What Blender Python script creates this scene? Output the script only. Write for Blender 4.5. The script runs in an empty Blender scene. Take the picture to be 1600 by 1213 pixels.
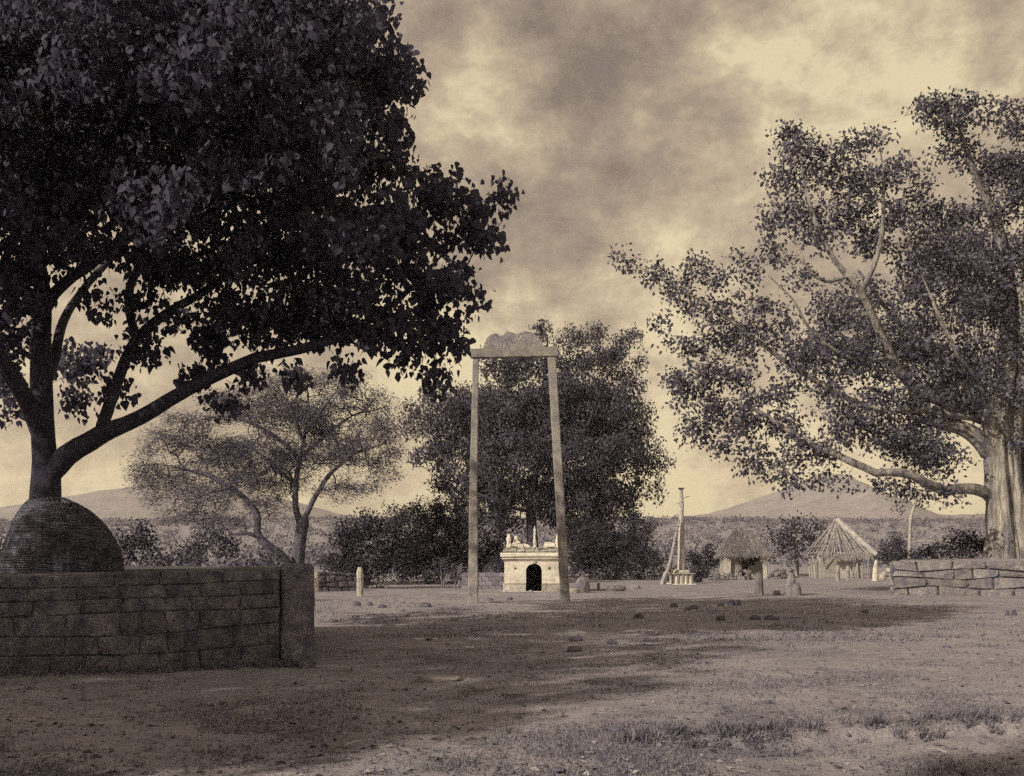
import bpy, bmesh, math, random
import numpy as np
from mathutils import Vector, Matrix

scene = bpy.context.scene
R = math.radians

# ------------------------------------------------------------------ camera
F, CX, HY, EYE = 1800.0, 800.0, 868.0, 1.5      # focal length / principal column / horizon row of the 1600 px wide plate
cam_data = bpy.data.cameras.new('camera')
cam_data.sensor_width = 36.0
cam_data.lens = 36.0 * F / 1600.0
cam_data.shift_y = (HY - 606.5) / 1600.0         # rising front, camera level
cam_data.clip_start = 0.05
cam_data.clip_end = 6000
cam = bpy.data.objects.new('camera', cam_data)
cam.location = (0, 0, EYE)
cam.rotation_euler = (R(90), 0, 0)
scene.collection.objects.link(cam)
scene.camera = cam

# ------------------------------------------------------------------ light
SUN_EL = R(30.0)
TRAV = Vector((0.77, 0.64, 0)).normalized()      # the way the light travels over the ground
sun_dir = Vector((TRAV.x * math.cos(SUN_EL), TRAV.y * math.cos(SUN_EL), -math.sin(SUN_EL)))
sl = bpy.data.lights.new('sun', 'SUN')
sl.energy = 5.0
sl.angle = R(0.6)
sl.color = (1.0, 0.87, 0.66)
sun = bpy.data.objects.new('sun', sl)
sun.rotation_euler = sun_dir.to_track_quat('-Z', 'Y').to_euler()
sun.location = (-20, -20, 30)
scene.collection.objects.link(sun)

world = bpy.data.worlds.new('World')
scene.world = world
world.use_nodes = True
wn = world.node_tree
wn.nodes.clear()


def N(nt, typ, **kw):
    n = nt.nodes.new(typ)
    for k, v in kw.items():
        if k == 'inp':
            for a, b in v.items():
                n.inputs[a].default_value = b
        else:
            setattr(n, k, v)
    return n


def ramp(nt, stops, interp='LINEAR'):
    n = nt.nodes.new('ShaderNodeValToRGB')
    n.color_ramp.interpolation = interp
    e = n.color_ramp.elements
    while len(e) < len(stops):
        e.new(0.5)
    for el, (p, c) in zip(e, stops):
        el.position = p
        el.color = (c[0], c[1], c[2], 1) if not isinstance(c, (int, float)) else (c, c, c, 1)
    return n


L = wn.links.new
sky = N(wn, 'ShaderNodeTexSky', sky_type='NISHITA')
sky.sun_disc = False
sky.sun_elevation = SUN_EL
sky.sun_rotation = math.atan2(-TRAV.x, -TRAV.y)
sky.air_density = 1.0
sky.dust_density = 2.0
bw = N(wn, 'ShaderNodeRGBToBW')
L(sky.outputs[0], bw.inputs[0])
tc = N(wn, 'ShaderNodeTexCoord')
sep = N(wn, 'ShaderNodeSeparateXYZ')
L(tc.outputs['Generated'], sep.inputs[0])
zm = N(wn, 'ShaderNodeMath', operation='MAXIMUM', inp={1: 0.0})
L(sep.outputs['Z'], zm.inputs[0])
cmb = N(wn, 'ShaderNodeMapping')
cmb.inputs['Scale'].default_value = (1.0, 1.0, 1.45)
cmb.inputs['Location'].default_value = (-0.09, 0, 310.3)
L(tc.outputs['Generated'], cmb.inputs['Vector'])
n1 = N(wn, 'ShaderNodeTexNoise', inp={'Scale': 4.0, 'Detail': 8.0, 'Roughness': 0.55, 'Distortion': 0.0})
n2 = N(wn, 'ShaderNodeTexNoise', inp={'Scale': 12.0, 'Detail': 10.0, 'Roughness': 0.66, 'Distortion': 0.1})
L(cmb.outputs[0], n1.inputs['Vector']); L(cmb.outputs[0], n2.inputs['Vector'])
mixn = N(wn, 'ShaderNodeMix', data_type='FLOAT', inp={0: 0.5})
L(n1.outputs[0], mixn.inputs[2]); L(n2.outputs[0], mixn.inputs[3])
# haze of thin cloud towards the horizon
hz = N(wn, 'ShaderNodeMapRange', inp={1: 0.0, 2: 0.42, 3: 0.12, 4: 0.005})
L(zm.outputs[0], hz.inputs[0])
addh = N(wn, 'ShaderNodeMath', operation='ADD')
L(mixn.outputs[0], addh.inputs[0]); L(hz.outputs[0], addh.inputs[1])
ccol = ramp(wn, [(0.40, (0.40, 0.315, 0.28)), (0.48, (0.64, 0.51, 0.40)), (0.55, (0.98, 0.79, 0.56)), (0.615, (1.42, 1.20, 0.78))])
L(addh.outputs[0], ccol.inputs[0])
mulc = N(wn, 'ShaderNodeMix', data_type='RGBA', blend_type='MULTIPLY', inp={0: 1.0})
# even out the clear-sky gradient a little: thin overcast veil
vei = N(wn, 'ShaderNodeMapRange', inp={1: 0.0, 2: 14.0, 3: 3.4, 4: 5.4})
L(bw.outputs[0], vei.inputs[0])
L(vei.outputs[0], mulc.inputs[6]); L(ccol.outputs[0], mulc.inputs[7])
bg = N(wn, "ShaderNodeBackground", inp={1: 0.145})
L(mulc.outputs[2], bg.inputs[0])
wout = N(wn, 'ShaderNodeOutputWorld')
L(bg.outputs[0], wout.inputs[0])

vs = scene.view_settings
vs.view_transform = 'Standard'
vs.look = 'None'
vs.exposure = 0.0
vs.gamma = 1.0
vs.use_curve_mapping = False
scene.render.engine = 'CYCLES'
scene.cycles.max_bounces = 6
scene.cycles.transparent_max_bounces = 4
scene.cycles.volume_bounces = 1
scene.cycles.use_denoising = False           # keep the fine grain of the plate
scene.cycles.use_adaptive_sampling = True
scene.cycles.adaptive_threshold = 0.12
scene.cycles.adaptive_min_samples = 16
scene.cycles.sample_clamp_indirect = 4.0

COL = scene.collection

# ------------------------------------------------------------------ helpers


def at(px, py, d):
    """a plate position at a chosen distance, as a point of the place"""
    return Vector(((px - CX) * d / F, d, EYE + (HY - py) * d / F))


def gd(py):
    return F * EYE / (py - HY)


def ss(a, b, x):
    t = np.clip((x - a) / (b - a), 0, 1)
    return t * t * (3 - 2 * t)


def vnoise(x, y, seed=0):
    """cheap smooth value noise, numpy"""
    x = np.asarray(x, float); y = np.asarray(y, float)
    xi = np.floor(x).astype(np.int64); yi = np.floor(y).astype(np.int64)
    xf = x - xi; yf = y - yi
    u = xf * xf * (3 - 2 * xf); v = yf * yf * (3 - 2 * yf)

    def h(i, j):
        n = (i * 374761393 + j * 668265263 + seed * 1442695041) & 0x7fffffff
        n = ((n ^ (n >> 13)) * 1274126177) & 0x7fffffff
        return ((n ^ (n >> 16)) & 0xffff) / 65535.0
    return (h(xi, yi) * (1 - u) + h(xi + 1, yi) * u) * (1 - v) + (h(xi, yi + 1) * (1 - u) + h(xi + 1, yi + 1) * u) * v


def fbm(x, y, seed=0, o=4):
    s = 0; a = 0.5
    for k in range(o):
        s = s + a * vnoise(x * 2 ** k, y * 2 ** k, seed + k)
        a *= 0.5
    return s


BANK0, BANK1 = np.array([0.2, 9.2]), np.array([5.6, 11.0])


def bank_side(x, y):
    """metres beyond the little eroded bank at the lower right (negative: the near, lower side)"""
    t = (BANK1 - BANK0) / np.linalg.norm(BANK1 - BANK0)
    n = np.array([-t[1], t[0]])
    s = (x - BANK0[0]) * n[0] + (y - BANK0[1]) * n[1]
    along = (x - BANK0[0]) * t[0] + (y - BANK0[1]) * t[1]
    return s + 0.12 * (fbm(x * 1.7, y * 1.7, 5) - 0.5) * 2, along


def gz(x, y):
    x = np.asarray(x, float); y = np.asarray(y, float)
    z = 0.05 * (fbm(x * 0.35, y * 0.35, 3) - 0.47) + 0.032 * (fbm(x * 2.1, y * 2.1, 9, 3) - 0.44) + 0.016 * (vnoise(x * 4.6, y * 4.6, 19) - .5)
    s, al = bank_side(x, y)
    z = z - 0.13 * (1 - ss(-0.16, 0.04, s)) * ss(0.2, 2.0, al) * ss(-9, -5, s)
    far = ss(0, 1, (y - 100) / 300)
    z = z + far * (13.0 + 5 * (fbm(x * 0.008, y * 0.008, 21) - 0.5)) + ss(60, 130, y) * 1.2 * (fbm(x * 0.03, y * 0.03, 31) - 0.5)
    return z


def gzf(x, y):
    return float(gz(np.array([x]), np.array([y]))[0])


def sepia(v, warm=None):
    """a grey of albedo v in the tone of the print: violet-brown in the darks, cream in the lights"""
    t = min(1.0, v / 0.40) if warm is None else warm
    a, b = (1.0, 0.975, 1.68), (1.0, 0.945, 0.87)
    return tuple(v * (p * (1 - t) + q * t) for p, q in zip(a, b))


MATS = {}


def mat(name, lo, hi, scale=6.0, rough=0.9, bump=0.3, bscale=None, detail=8.0, stops=(0.35, 0.65), speck=None, attr=False, transl=0.0, spec=0.25, dist=0.02, stretch=None):
    if name in MATS:
        return MATS[name]
    m = bpy.data.materials.new(name)
    m.use_nodes = True
    nt = m.node_tree
    nt.nodes.clear()
    lk = nt.links.new
    out = N(nt, 'ShaderNodeOutputMaterial')
    p = N(nt, 'ShaderNodeBsdfPrincipled', inp={'Roughness': rough, 'Specular IOR Level': spec})
    if attr:
        a = N(nt, 'ShaderNodeAttribute', attribute_name='shade')
        rp = ramp(nt, [(0.0, sepia(lo)), (0.75, sepia((lo + hi) / 2)), (1.0, sepia(hi))])
        lk(a.outputs['Fac'], rp.inputs[0])
        col = rp.outputs[0]
    else:
        t = N(nt, 'ShaderNodeTexCoord')
        ns = N(nt, 'ShaderNodeTexNoise', inp={'Scale': scale, 'Detail': detail, 'Roughness': 0.62})
        vec = t.outputs['Object']
        if stretch:
            mp = N(nt, 'ShaderNodeMapping')
            mp.inputs['Scale'].default_value = stretch
            lk(vec, mp.inputs['Vector'])
            vec = mp.outputs[0]
        lk(vec, ns.inputs['Vector'])
        oi = N(nt, 'ShaderNodeObjectInfo')
        rp = ramp(nt, [(stops[0], sepia(lo)), (stops[1], sepia(hi))])
        lk(ns.outputs[0], rp.inputs[0])
        col = rp.outputs[0]
        # every piece a little different
        mr = N(nt, 'ShaderNodeMapRange', inp={1: 0.0, 2: 1.0, 3: 0.78, 4: 1.18})
        lk(oi.outputs['Random'], mr.inputs[0])
        mx = N(nt, 'ShaderNodeMix', data_type='RGBA', blend_type='MULTIPLY', inp={0: 1.0})
        lk(col, mx.inputs[6]); lk(mr.outputs[0], mx.inputs[7])
        col = mx.outputs[2]
        if speck:
            n3 = N(nt, 'ShaderNodeTexNoise', inp={'Scale': speck[0], 'Detail': 4.0, 'Roughness': 0.7})
            lk(vec, n3.inputs['Vector'])
            r3 = ramp(nt, [(0.40, speck[1]), (0.62, 1.0)])
            lk(n3.outputs[0], r3.inputs[0])
            m3 = N(nt, 'ShaderNodeMix', data_type='RGBA', blend_type='MULTIPLY', inp={0: 1.0})
            lk(col, m3.inputs[6]); lk(r3.outputs[0], m3.inputs[7])
            col = m3.outputs[2]
        if bump:
            nb = N(nt, 'ShaderNodeTexNoise', inp={'Scale': bscale or scale * 3, 'Detail': 6.0, 'Roughness': 0.65})
            lk(vec, nb.inputs['Vector'])
            b = N(nt, 'ShaderNodeBump', inp={'Strength': bump, 'Distance': dist})
            lk(nb.outputs[0], b.inputs['Height'])
            lk(b.outputs[0], p.inputs['Normal'])
    lk(col, p.inputs['Base Color'])
    if transl:
        tr = N(nt, 'ShaderNodeBsdfTranslucent')
        lk(col, tr.inputs['Color'])
        ms = N(nt, 'ShaderNodeMixShader', inp={0: transl})
        lk(p.outputs[0], ms.inputs[1]); lk(tr.outputs[0], ms.inputs[2])
        lk(ms.outputs[0], out.inputs[0])
    else:
        lk(p.outputs[0], out.inputs[0])
    MATS[name] = m
    return m


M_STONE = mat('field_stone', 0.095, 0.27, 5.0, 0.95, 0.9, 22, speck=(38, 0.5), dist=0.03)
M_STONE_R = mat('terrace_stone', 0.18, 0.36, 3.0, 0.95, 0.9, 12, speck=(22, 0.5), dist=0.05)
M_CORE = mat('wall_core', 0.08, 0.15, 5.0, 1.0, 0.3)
M_GRANITE = mat('granite', 0.24, 0.44, 3.0, 0.9, 0.6, 22, speck=(34, 0.5), dist=0.03)
M_PALE = mat('whitewash', 0.44, 0.80, 1.6, 0.95, 0.35, 12, stops=(0.3, 0.55), speck=(9, 0.72))
M_PALE2 = mat('weathered_whitewash', 0.36, 0.60, 2.4, 0.95, 0.4, 14, speck=(14, 0.6))
M_INSHADE = mat('interior_shade', 0.02, 0.03, 3.0, 1.0, 0.0)  # near-black colour standing in for shade inside the doorway and lamp holes
M_BRICK = mat('brick', 0.16, 0.28, 4.0, 0.95, 0.4)
M_ROCK = mat('dark_rock', 0.06, 0.14, 5.0, 0.95, 0.5)
M_SLAB = mat('pale_slab', 0.20, 0.34, 3.0, 0.95, 0.45, speck=(30, 0.7))
M_THATCH = mat('thatch', 0.20, 0.42, 5.0, 1.0, 0.9, 30, speck=(45, 0.6), dist=0.05)
M_POLE = mat('pale_pole', 0.22, 0.42, 4.0, 0.9, 0.3)
M_WOOD = mat('old_wood', 0.14, 0.26, 5.0, 0.9, 0.4)
M_MUD = mat('mud_wall', 0.34, 0.54, 2.0, 1.0, 0.4, speck=(12, 0.7))
M_WICKER = mat('wicker', 0.05, 0.16, 7.0, 0.8, 0.3)
M_BARKD = mat('dark_bark', 0.035, 0.075, 5.0, 0.95, 0.8, 18, dist=0.03)
M_BARKP = mat('pale_bark', 0.20, 0.50, 2.2, 0.95, 1.0, 6, speck=(5, 0.42), dist=0.16, stretch=(1, 1, .22))
M_BARKF = mat('grey_bark', 0.05, 0.15, 3.0, 0.95, 0.7, 10, dist=0.03)
M_BARKM = mat('mid_bark', 0.08, 0.18, 3.0, 0.95, 0.7, 10, dist=0.03)
M_LEAFD = mat('big_leaves', 0.058, 0.12, attr=True, rough=0.7, spec=0.12, transl=0.34)
M_LEAFR = mat('fig_leaves', 0.045, 0.22, attr=True, rough=0.5, spec=0.35, transl=0.2)
M_LEAFC = mat('drooping_leaves', 0.024, 0.18, attr=True, rough=0.6, spec=0.25, transl=0.2)
M_LEAFF = mat('feather_leaves', 0.075, 0.26, attr=True, rough=0.7, spec=0.2, transl=0.3)
M_BUSH = mat('bush_leaves', 0.022, 0.085, attr=True, rough=0.65, spec=0.2, transl=0.15)
M_BUSHM = mat('pale_bush_leaves', 0.05, 0.16, attr=True, rough=0.7, spec=0.2, transl=0.2)
M_SCRUB = mat('scrub_leaves', 0.09, 0.22, attr=True, rough=0.8, spec=0.1, transl=0.1)
M_STRAW = mat('straw', 0.16, 0.52, attr=True, rough=0.9, spec=0.1, transl=0.2)
M_LITTER = mat('dry_leaves', 0.06, 0.34, attr=True, rough=0.9, spec=0.1)
M_GRAVEL = mat('gravel_stones', 0.05, 0.32, attr=True, rough=0.95)
M_GRASS = mat('dry_grass', 0.09, 0.38, attr=True, rough=0.8, spec=0.15, transl=0.25)


def earth_mat(name, lo, hi, far=False):
    m = bpy.data.materials.new(name)
    m.use_nodes = True
    nt = m.node_tree
    nt.nodes.clear()
    lk = nt.links.new
    out = N(nt, 'ShaderNodeOutputMaterial')
    p = N(nt, 'ShaderNodeBsdfPrincipled', inp={'Roughness': 1.0, 'Specular IOR Level': 0.1})
    t = N(nt, 'ShaderNodeTexCoord')
    sc = (0.05, 0.4, 3.0) if far else (0.35, 2.6, 26.0)
    ns = [N(nt, 'ShaderNodeTexNoise', inp={'Scale': s, 'Detail': 9.0, 'Roughness': 0.65}) for s in sc]
    for n in ns:
        lk(t.outputs['Object'], n.inputs['Vector'])
    a = N(nt, 'ShaderNodeMix', data_type='FLOAT', inp={0: 0.5})
    lk(ns[0].outputs[0], a.inputs[2]); lk(ns[1].outputs[0], a.inputs[3])
    b = N(nt, 'ShaderNodeMix', data_type='FLOAT', inp={0: 0.42})
    lk(a.outputs[0], b.inputs[2]); lk(ns[2].outputs[0], b.inputs[3])
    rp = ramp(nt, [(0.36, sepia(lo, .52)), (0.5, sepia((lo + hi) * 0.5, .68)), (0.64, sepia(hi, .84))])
    lk(b.outputs[0], rp.inputs[0])
    lk(rp.outputs[0], p.inputs['Base Color'])
    bm_ = N(nt, 'ShaderNodeBump', inp={'Strength': 0.7, 'Distance': 0.5 if far else 0.09})
    lk(b.outputs[0], bm_.inputs['Height'])
    lk(bm_.outputs[0], p.inputs['Normal'])
    lk(p.outputs[0], out.inputs[0])
    return m


M_EARTH = earth_mat('dry_earth', 0.12, 0.41)
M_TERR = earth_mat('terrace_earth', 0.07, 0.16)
M_HILL = earth_mat('hill_scrub', 0.12, 0.36, True)


def mesh_obj(name, verts, faces, material, parent=None, smooth=False):
    me = bpy.data.meshes.new(name)
    me.from_pydata([tuple(v) for v in verts], [], faces)
    me.update()
    if smooth:
        me.polygons.foreach_set('use_smooth', [True] * len(me.polygons))
    me.materials.append(material)
    o = bpy.data.objects.new(name, me)
    COL.objects.link(o)
    if parent is not None:
        o.parent = parent
    return o


def np_mesh(name, V, loops, starts, totals, material, parent=None, shade=None, smooth=False):
    me = bpy.data.meshes.new(name)
    me.vertices.add(len(V))
    me.vertices.foreach_set('co', np.ascontiguousarray(V, dtype=np.float32).ravel())
    me.loops.add(len(loops))
    me.loops.foreach_set('vertex_index', np.ascontiguousarray(loops, dtype=np.int32))
    me.polygons.add(len(starts))
    me.polygons.foreach_set('loop_start', np.ascontiguousarray(starts, dtype=np.int32))
    me.polygons.foreach_set('loop_total', np.ascontiguousarray(totals, dtype=np.int32))
    if smooth:
        me.polygons.foreach_set('use_smooth', np.ones(len(starts), dtype=bool))
    if shade is not None:
        at_ = me.attributes.new('shade', 'FLOAT', 'POINT')
        at_.data.foreach_set('value', np.ascontiguousarray(shade, dtype=np.float32))
    me.update(calc_edges=True)
    me.validate()
    me.materials.append(material)
    o = bpy.data.objects.new(name, me)
    COL.objects.link(o)
    if parent is not None:
        o.parent = parent
    return o


def tag(o, label=None, cat=None, group=None, kind=None):
    if label: o['label'] = label
    if cat: o['category'] = cat
    if group: o['group'] = group
    if kind: o['kind'] = kind
    return o


def thing(name, label, cat, loc=(0, 0, 0), group=None, rz=0.0):
    o = bpy.data.objects.new(name, None)
    o.empty_display_size = 0.2
    o.location = loc
    o.rotation_euler = (0, 0, rz)
    COL.objects.link(o)
    return tag(o, label, cat, group)


class MB:
    """collects shapes for one mesh, in local coordinates"""

    def __init__(self):
        self.v = []; self.f = []

    def add(self, verts, faces):
        n = len(self.v)
        self.v += [tuple(q) for q in verts]
        self.f += [tuple(i + n for i in fc) for fc in faces]
        return self

    def box(self, x0, x1, y0, y1, z0, z1):
        v = [(x0, y0, z0), (x1, y0, z0), (x1, y1, z0), (x0, y1, z0), (x0, y0, z1), (x1, y0, z1), (x1, y1, z1), (x0, y1, z1)]
        return self.add(v, [(0, 3, 2, 1), (4, 5, 6, 7), (0, 1, 5, 4), (1, 2, 6, 5), (2, 3, 7, 6), (3, 0, 4, 7)])

    def frustum(self, cx, cy, z0, z1, w0, d0, w1, d1):
        v = []
        for z, w, d in ((z0, w0, d0), (z1, w1, d1)):
            v += [(cx - w / 2, cy - d / 2, z), (cx + w / 2, cy - d / 2, z), (cx + w / 2, cy + d / 2, z), (cx - w / 2, cy + d / 2, z)]
        return self.add(v, [(0, 3, 2, 1), (4, 5, 6, 7), (0, 1, 5, 4), (1, 2, 6, 5), (2, 3, 7, 6), (3, 0, 4, 7)])

    def tube(self, pts, radii, sides=6, cap=True):
        pts = [Vector(p) for p in pts]
        if isinstance(radii, (int, float)):
            radii = [radii] * len(pts)
        mean = (pts[-1] - pts[0])
        ref = Vector((0, 0, 1)) if abs(mean.normalized().z) < 0.7 else Vector((1, 0.1, 0))
        rings = []
        for i, p in enumerate(pts):
            t = (pts[min(i + 1, len(pts) - 1)] - pts[max(i - 1, 0)]).normalized()
            a = t.cross(ref).normalized()
            b = t.cross(a).normalized()
            rings.append([p + (a * math.cos(2 * math.pi * k / sides) + b * math.sin(2 * math.pi * k / sides)) * radii[i] for k in range(sides)])
        v = [q for r in rings for q in r]
        f = []
        for i in range(len(pts) - 1):
            for k in range(sides):
                k2 = (k + 1) % sides
                f.append((i * sides + k, i * sides + k2, (i + 1) * sides + k2, (i + 1) * sides + k))
        if cap:
            f.append(tuple(range(sides)))
            f.append(tuple(reversed(range((len(pts) - 1) * sides, len(pts) * sides))))
        return self.add(v, f)

    def lathe(self, cx, cy, prof, sides=12):
        v = []; f = []
        for r, z in prof:
            v += [(cx + r * math.cos(2 * math.pi * k / sides), cy + r * math.sin(2 * math.pi * k / sides), z) for k in range(sides)]
        for i in range(len(prof) - 1):
            for k in range(sides):
                k2 = (k + 1) % sides
                f.append((i * sides + k, i * sides + k2, (i + 1) * sides + k2, (i + 1) * sides + k))
        f.append(tuple(reversed(range(sides))))
        f.append(tuple(range((len(prof) - 1) * sides, len(prof) * sides)))
        return self.add(v, f)

    def build(self, name, material, parent=None, bevel=0.0, jitter=0.0, seed=0, smooth=False, sub=0):
        o = mesh_obj(name, self.v, self.f, material, parent)
        bm = bmesh.new()
        bm.from_mesh(o.data)
        if bevel:
            bmesh.ops.bevel(bm, geom=list(bm.edges), offset=bevel, segments=1, affect='EDGES', clamp_overlap=True)
        if sub:
            bmesh.ops.subdivide_edges(bm, edges=list(bm.edges), cuts=sub, use_grid_fill=True)
        if jitter:
            rr = random.Random(seed)
            for vt in bm.verts:
                vt.co += Vector((rr.uniform(-1, 1), rr.uniform(-1, 1), rr.uniform(-1, 1))) * jitter
        bmesh.ops.recalc_face_normals(bm, faces=list(bm.faces))
        bm.to_mesh(o.data)
        bm.free()
        if smooth:
            o.data.polygons.foreach_set('use_smooth', [True] * len(o.data.polygons))
        o.data.update()
        return o


def rock_mesh(name, sx, sy, sz, seed, detail=2, rough=0.22, flat=0.0):
    """an irregular boulder sitting on z = 0"""
    rr = random.Random(seed)
    bm = bmesh.new()
    bmesh.ops.create_icosphere(bm, subdivisions=detail, radius=1.0)
    dirs = [Vector((rr.gauss(0, 1), rr.gauss(0, 1), rr.gauss(0, 1))).normalized() for _ in range(9)]
    cut = [rr.uniform(0.62, 0.95) for _ in dirs]
    for v in bm.verts:
        c = v.co.copy()
        for d_, k in zip(dirs, cut):
            e = c.dot(d_)
            if e > k:
                c -= d_ * (e - k) * 0.85
        c *= 1 + rough * 0.3 * rr.uniform(-1, 1)
        if flat and c.z > flat:
            c.z = flat + (c.z - flat) * 0.15
        v.co = Vector((c.x * sx / 2, c.y * sy / 2, max(c.z, -0.55) * sz / 1.4 + sz * 0.28))
    me = bpy.data.meshes.new(name)
    bm.to_mesh(me)
    bm.free()
    return me


def add_rock(name, label, cat, px, py, wpx, hpx, material, seed, group=None, depth=None, flat=0.0, dpf=0.8, parent=None):
    d = depth or gd(py)
    x = (px - CX) * d / F
    w = wpx * d / F; h = hpx * d / F
    me = rock_mesh(name, w, w * dpf, h, seed, 2, flat=flat)
    me.materials.append(material)
    o = bpy.data.objects.new(name, me)
    o.location = (x, d, gzf(x, d) - 0.02 * h)
    o.rotation_euler = (0, 0, random.Random(seed).uniform(-0.5, 0.5))
    COL.objects.link(o)
    if parent:
        o.parent = parent
    else:
        tag(o, label, cat, group)
    return o


# ------------------------------------------------------------------ terrain
def axis(c, lim, n, k):
    u = np.linspace(-1, 1, n)
    return c + np.sinh(u * k) / math.sinh(k) * lim


def build_ground():
    xs = axis(0.0, 1500, 321, 7.3)
    ys = axis(12.0, 1500, 361, 7.3)
    X, Y = np.meshgrid(xs, ys)
    Z = gz(X.ravel(), Y.ravel())
    V = np.stack([X.ravel(), Y.ravel(), Z], 1)
    nx, ny = len(xs), len(ys)
    i = (np.arange(ny - 1)[:, None] * nx + np.arange(nx - 1)[None, :]).ravel()
    q = np.stack([i, i + 1, i + nx + 1, i + nx], 1)
    o = np_mesh('ground', V, q.ravel(), np.arange(len(q)) * 4, np.full(len(q), 4), M_EARTH, smooth=True)
    tag(o, kind='structure')


build_ground()


def build_hills():
    pxs = [-1500, -900, -500, -200, 0, 100, 160, 215, 300, 380, 460, 540, 600, 700, 900, 1000, 1085, 1120, 1180, 1240, 1285, 1325, 1390, 1440, 1600, 1800, 2200, 2800, 3400]
    pys = [800, 790, 800, 812, 806, 784, 773, 763, 755, 766, 786, 806, 815, 816, 818, 815, 808, 800, 781, 758, 741, 760, 798, 806, 804, 790, 780, 795, 800]
    D = 900.0
    xs = np.linspace(-900, 1200, 240)
    ys = np.linspace(430, 1350, 90)
    prof = np.interp(xs, [(p - CX) * D / F for p in pxs], [(HY - y) * D / F + EYE for y in pys])
    X, Y = np.meshgrid(xs, ys)
    b = np.exp(-((Y - D) / 210.0) ** 2)
    b = b * (1 - ss(1150, 1350, Y))
    Z = prof[None, :] * b * ss(430, 640, Y) + gz(X.ravel(), np.minimum(Y.ravel(), 430)).reshape(X.shape) * 0 - 2 * (1 - ss(430, 520, Y))
    Z = Z + (fbm(X * 0.05, Y * 0.05, 77) - 0.47) * 4 * b + (fbm(X * 0.22, Y * 0.22, 78, 2) - 0.4) * 2.2 * b
    V = np.stack([X.ravel(), Y.ravel(), Z.ravel()], 1)
    nx, ny = len(xs), len(ys)
    i = (np.arange(ny - 1)[:, None] * nx + np.arange(nx - 1)[None, :]).ravel()
    q = np.stack([i, i + 1, i + nx + 1, i + nx], 1)
    o = np_mesh('hills', V, q.ravel(), np.arange(len(q)) * 4, np.full(len(q), 4), M_HILL, smooth=True)
    tag(o, kind='structure')


build_hills()

# ------------------------------------------------------------------ foliage and wood
HEART = (np.array([(0, 0, 0), (.34, .05, .07), (.46, .34, .09), (.24, .74, .05), (0, 1.12, -.06), (-.24, .74, .05), (-.46, .34, .09), (-.34, .05, .07)], float), [(0, 1, 2, 3, 4), (0, 4, 5, 6, 7)])
OVAL = (np.array([(0, 0, 0), (.3, .45, .05), (0, 1, -.03), (-.3, .45, .05)], float), [(0, 1, 2), (0, 2, 3)])
SLIM = (np.array([(0, 0, 0), (.13, .5, .0), (0, 1, -.03), (-.13, .5, .0)], float), [(0, 1, 2, 3)])
BLADE = (np.array([(-.05, 0, 0), (.05, 0, 0), (0.0, 1, .25)], float), [(0, 1, 2)])


def unit(a):
    return a / np.maximum(np.linalg.norm(a, axis=1, keepdims=True), 1e-9)


def leaf_mesh(name, P, size, tip, nrm, template, material, parent, shade, kind='stuff'):
    tv, tf = template
    n, k = len(P), len(tv)
    T = unit(tip)
    Xa = unit(np.cross(T, nrm))
    Na = np.cross(Xa, T)
    V = P[:, None, :] + size[:, None, None] * (tv[None, :, 0, None] * Xa[:, None, :] + tv[None, :, 1, None] * T[:, None, :] + tv[None, :, 2, None] * Na[:, None, :])
    fl = np.concatenate([np.array(f) for f in tf])
    loops = (np.arange(n)[:, None] * k + fl[None, :]).ravel()
    tot = np.tile(np.array([len(f) for f in tf]), n)
    st = np.concatenate([[0], np.cumsum(tot)[:-1]])
    sh = np.repeat(shade, k)
    o = np_mesh(name, V.reshape(-1, 3), loops, st, tot, material, parent, sh)
    if kind: o['kind'] = kind
    return o


def lobe_tips(rng, lobes, d0, dens, shell=0.45):
    """cluster centres spread through the lobes of a crown; lobe = plate x, y, half width, half height, depth offset, half depth"""
    out = []
    for lb in lobes:
        px, py, rx, ry = lb[:4]
        dd = lb[4] if len(lb) > 4 else 0.0
        m = (d0 + dd) / F
        rd = lb[5] if len(lb) > 5 else 0.75 * (rx + ry) / 2 * m
        n = max(2, int(dens * math.pi * rx * ry * m * m * (0.5 + 0.35 * rd)))
        v = unit(rng.normal(size=(n, 3)))
        r = rng.random(n) ** shell
        v = v * r[:, None]
        d = d0 + dd + v[:, 1] * rd
        out.append(np.stack([(px + v[:, 0] * rx - CX) * d / F, d, EYE + (HY - py - v[:, 2] * -1 * -ry) * d / F], 1))
    return np.concatenate(out)


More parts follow.
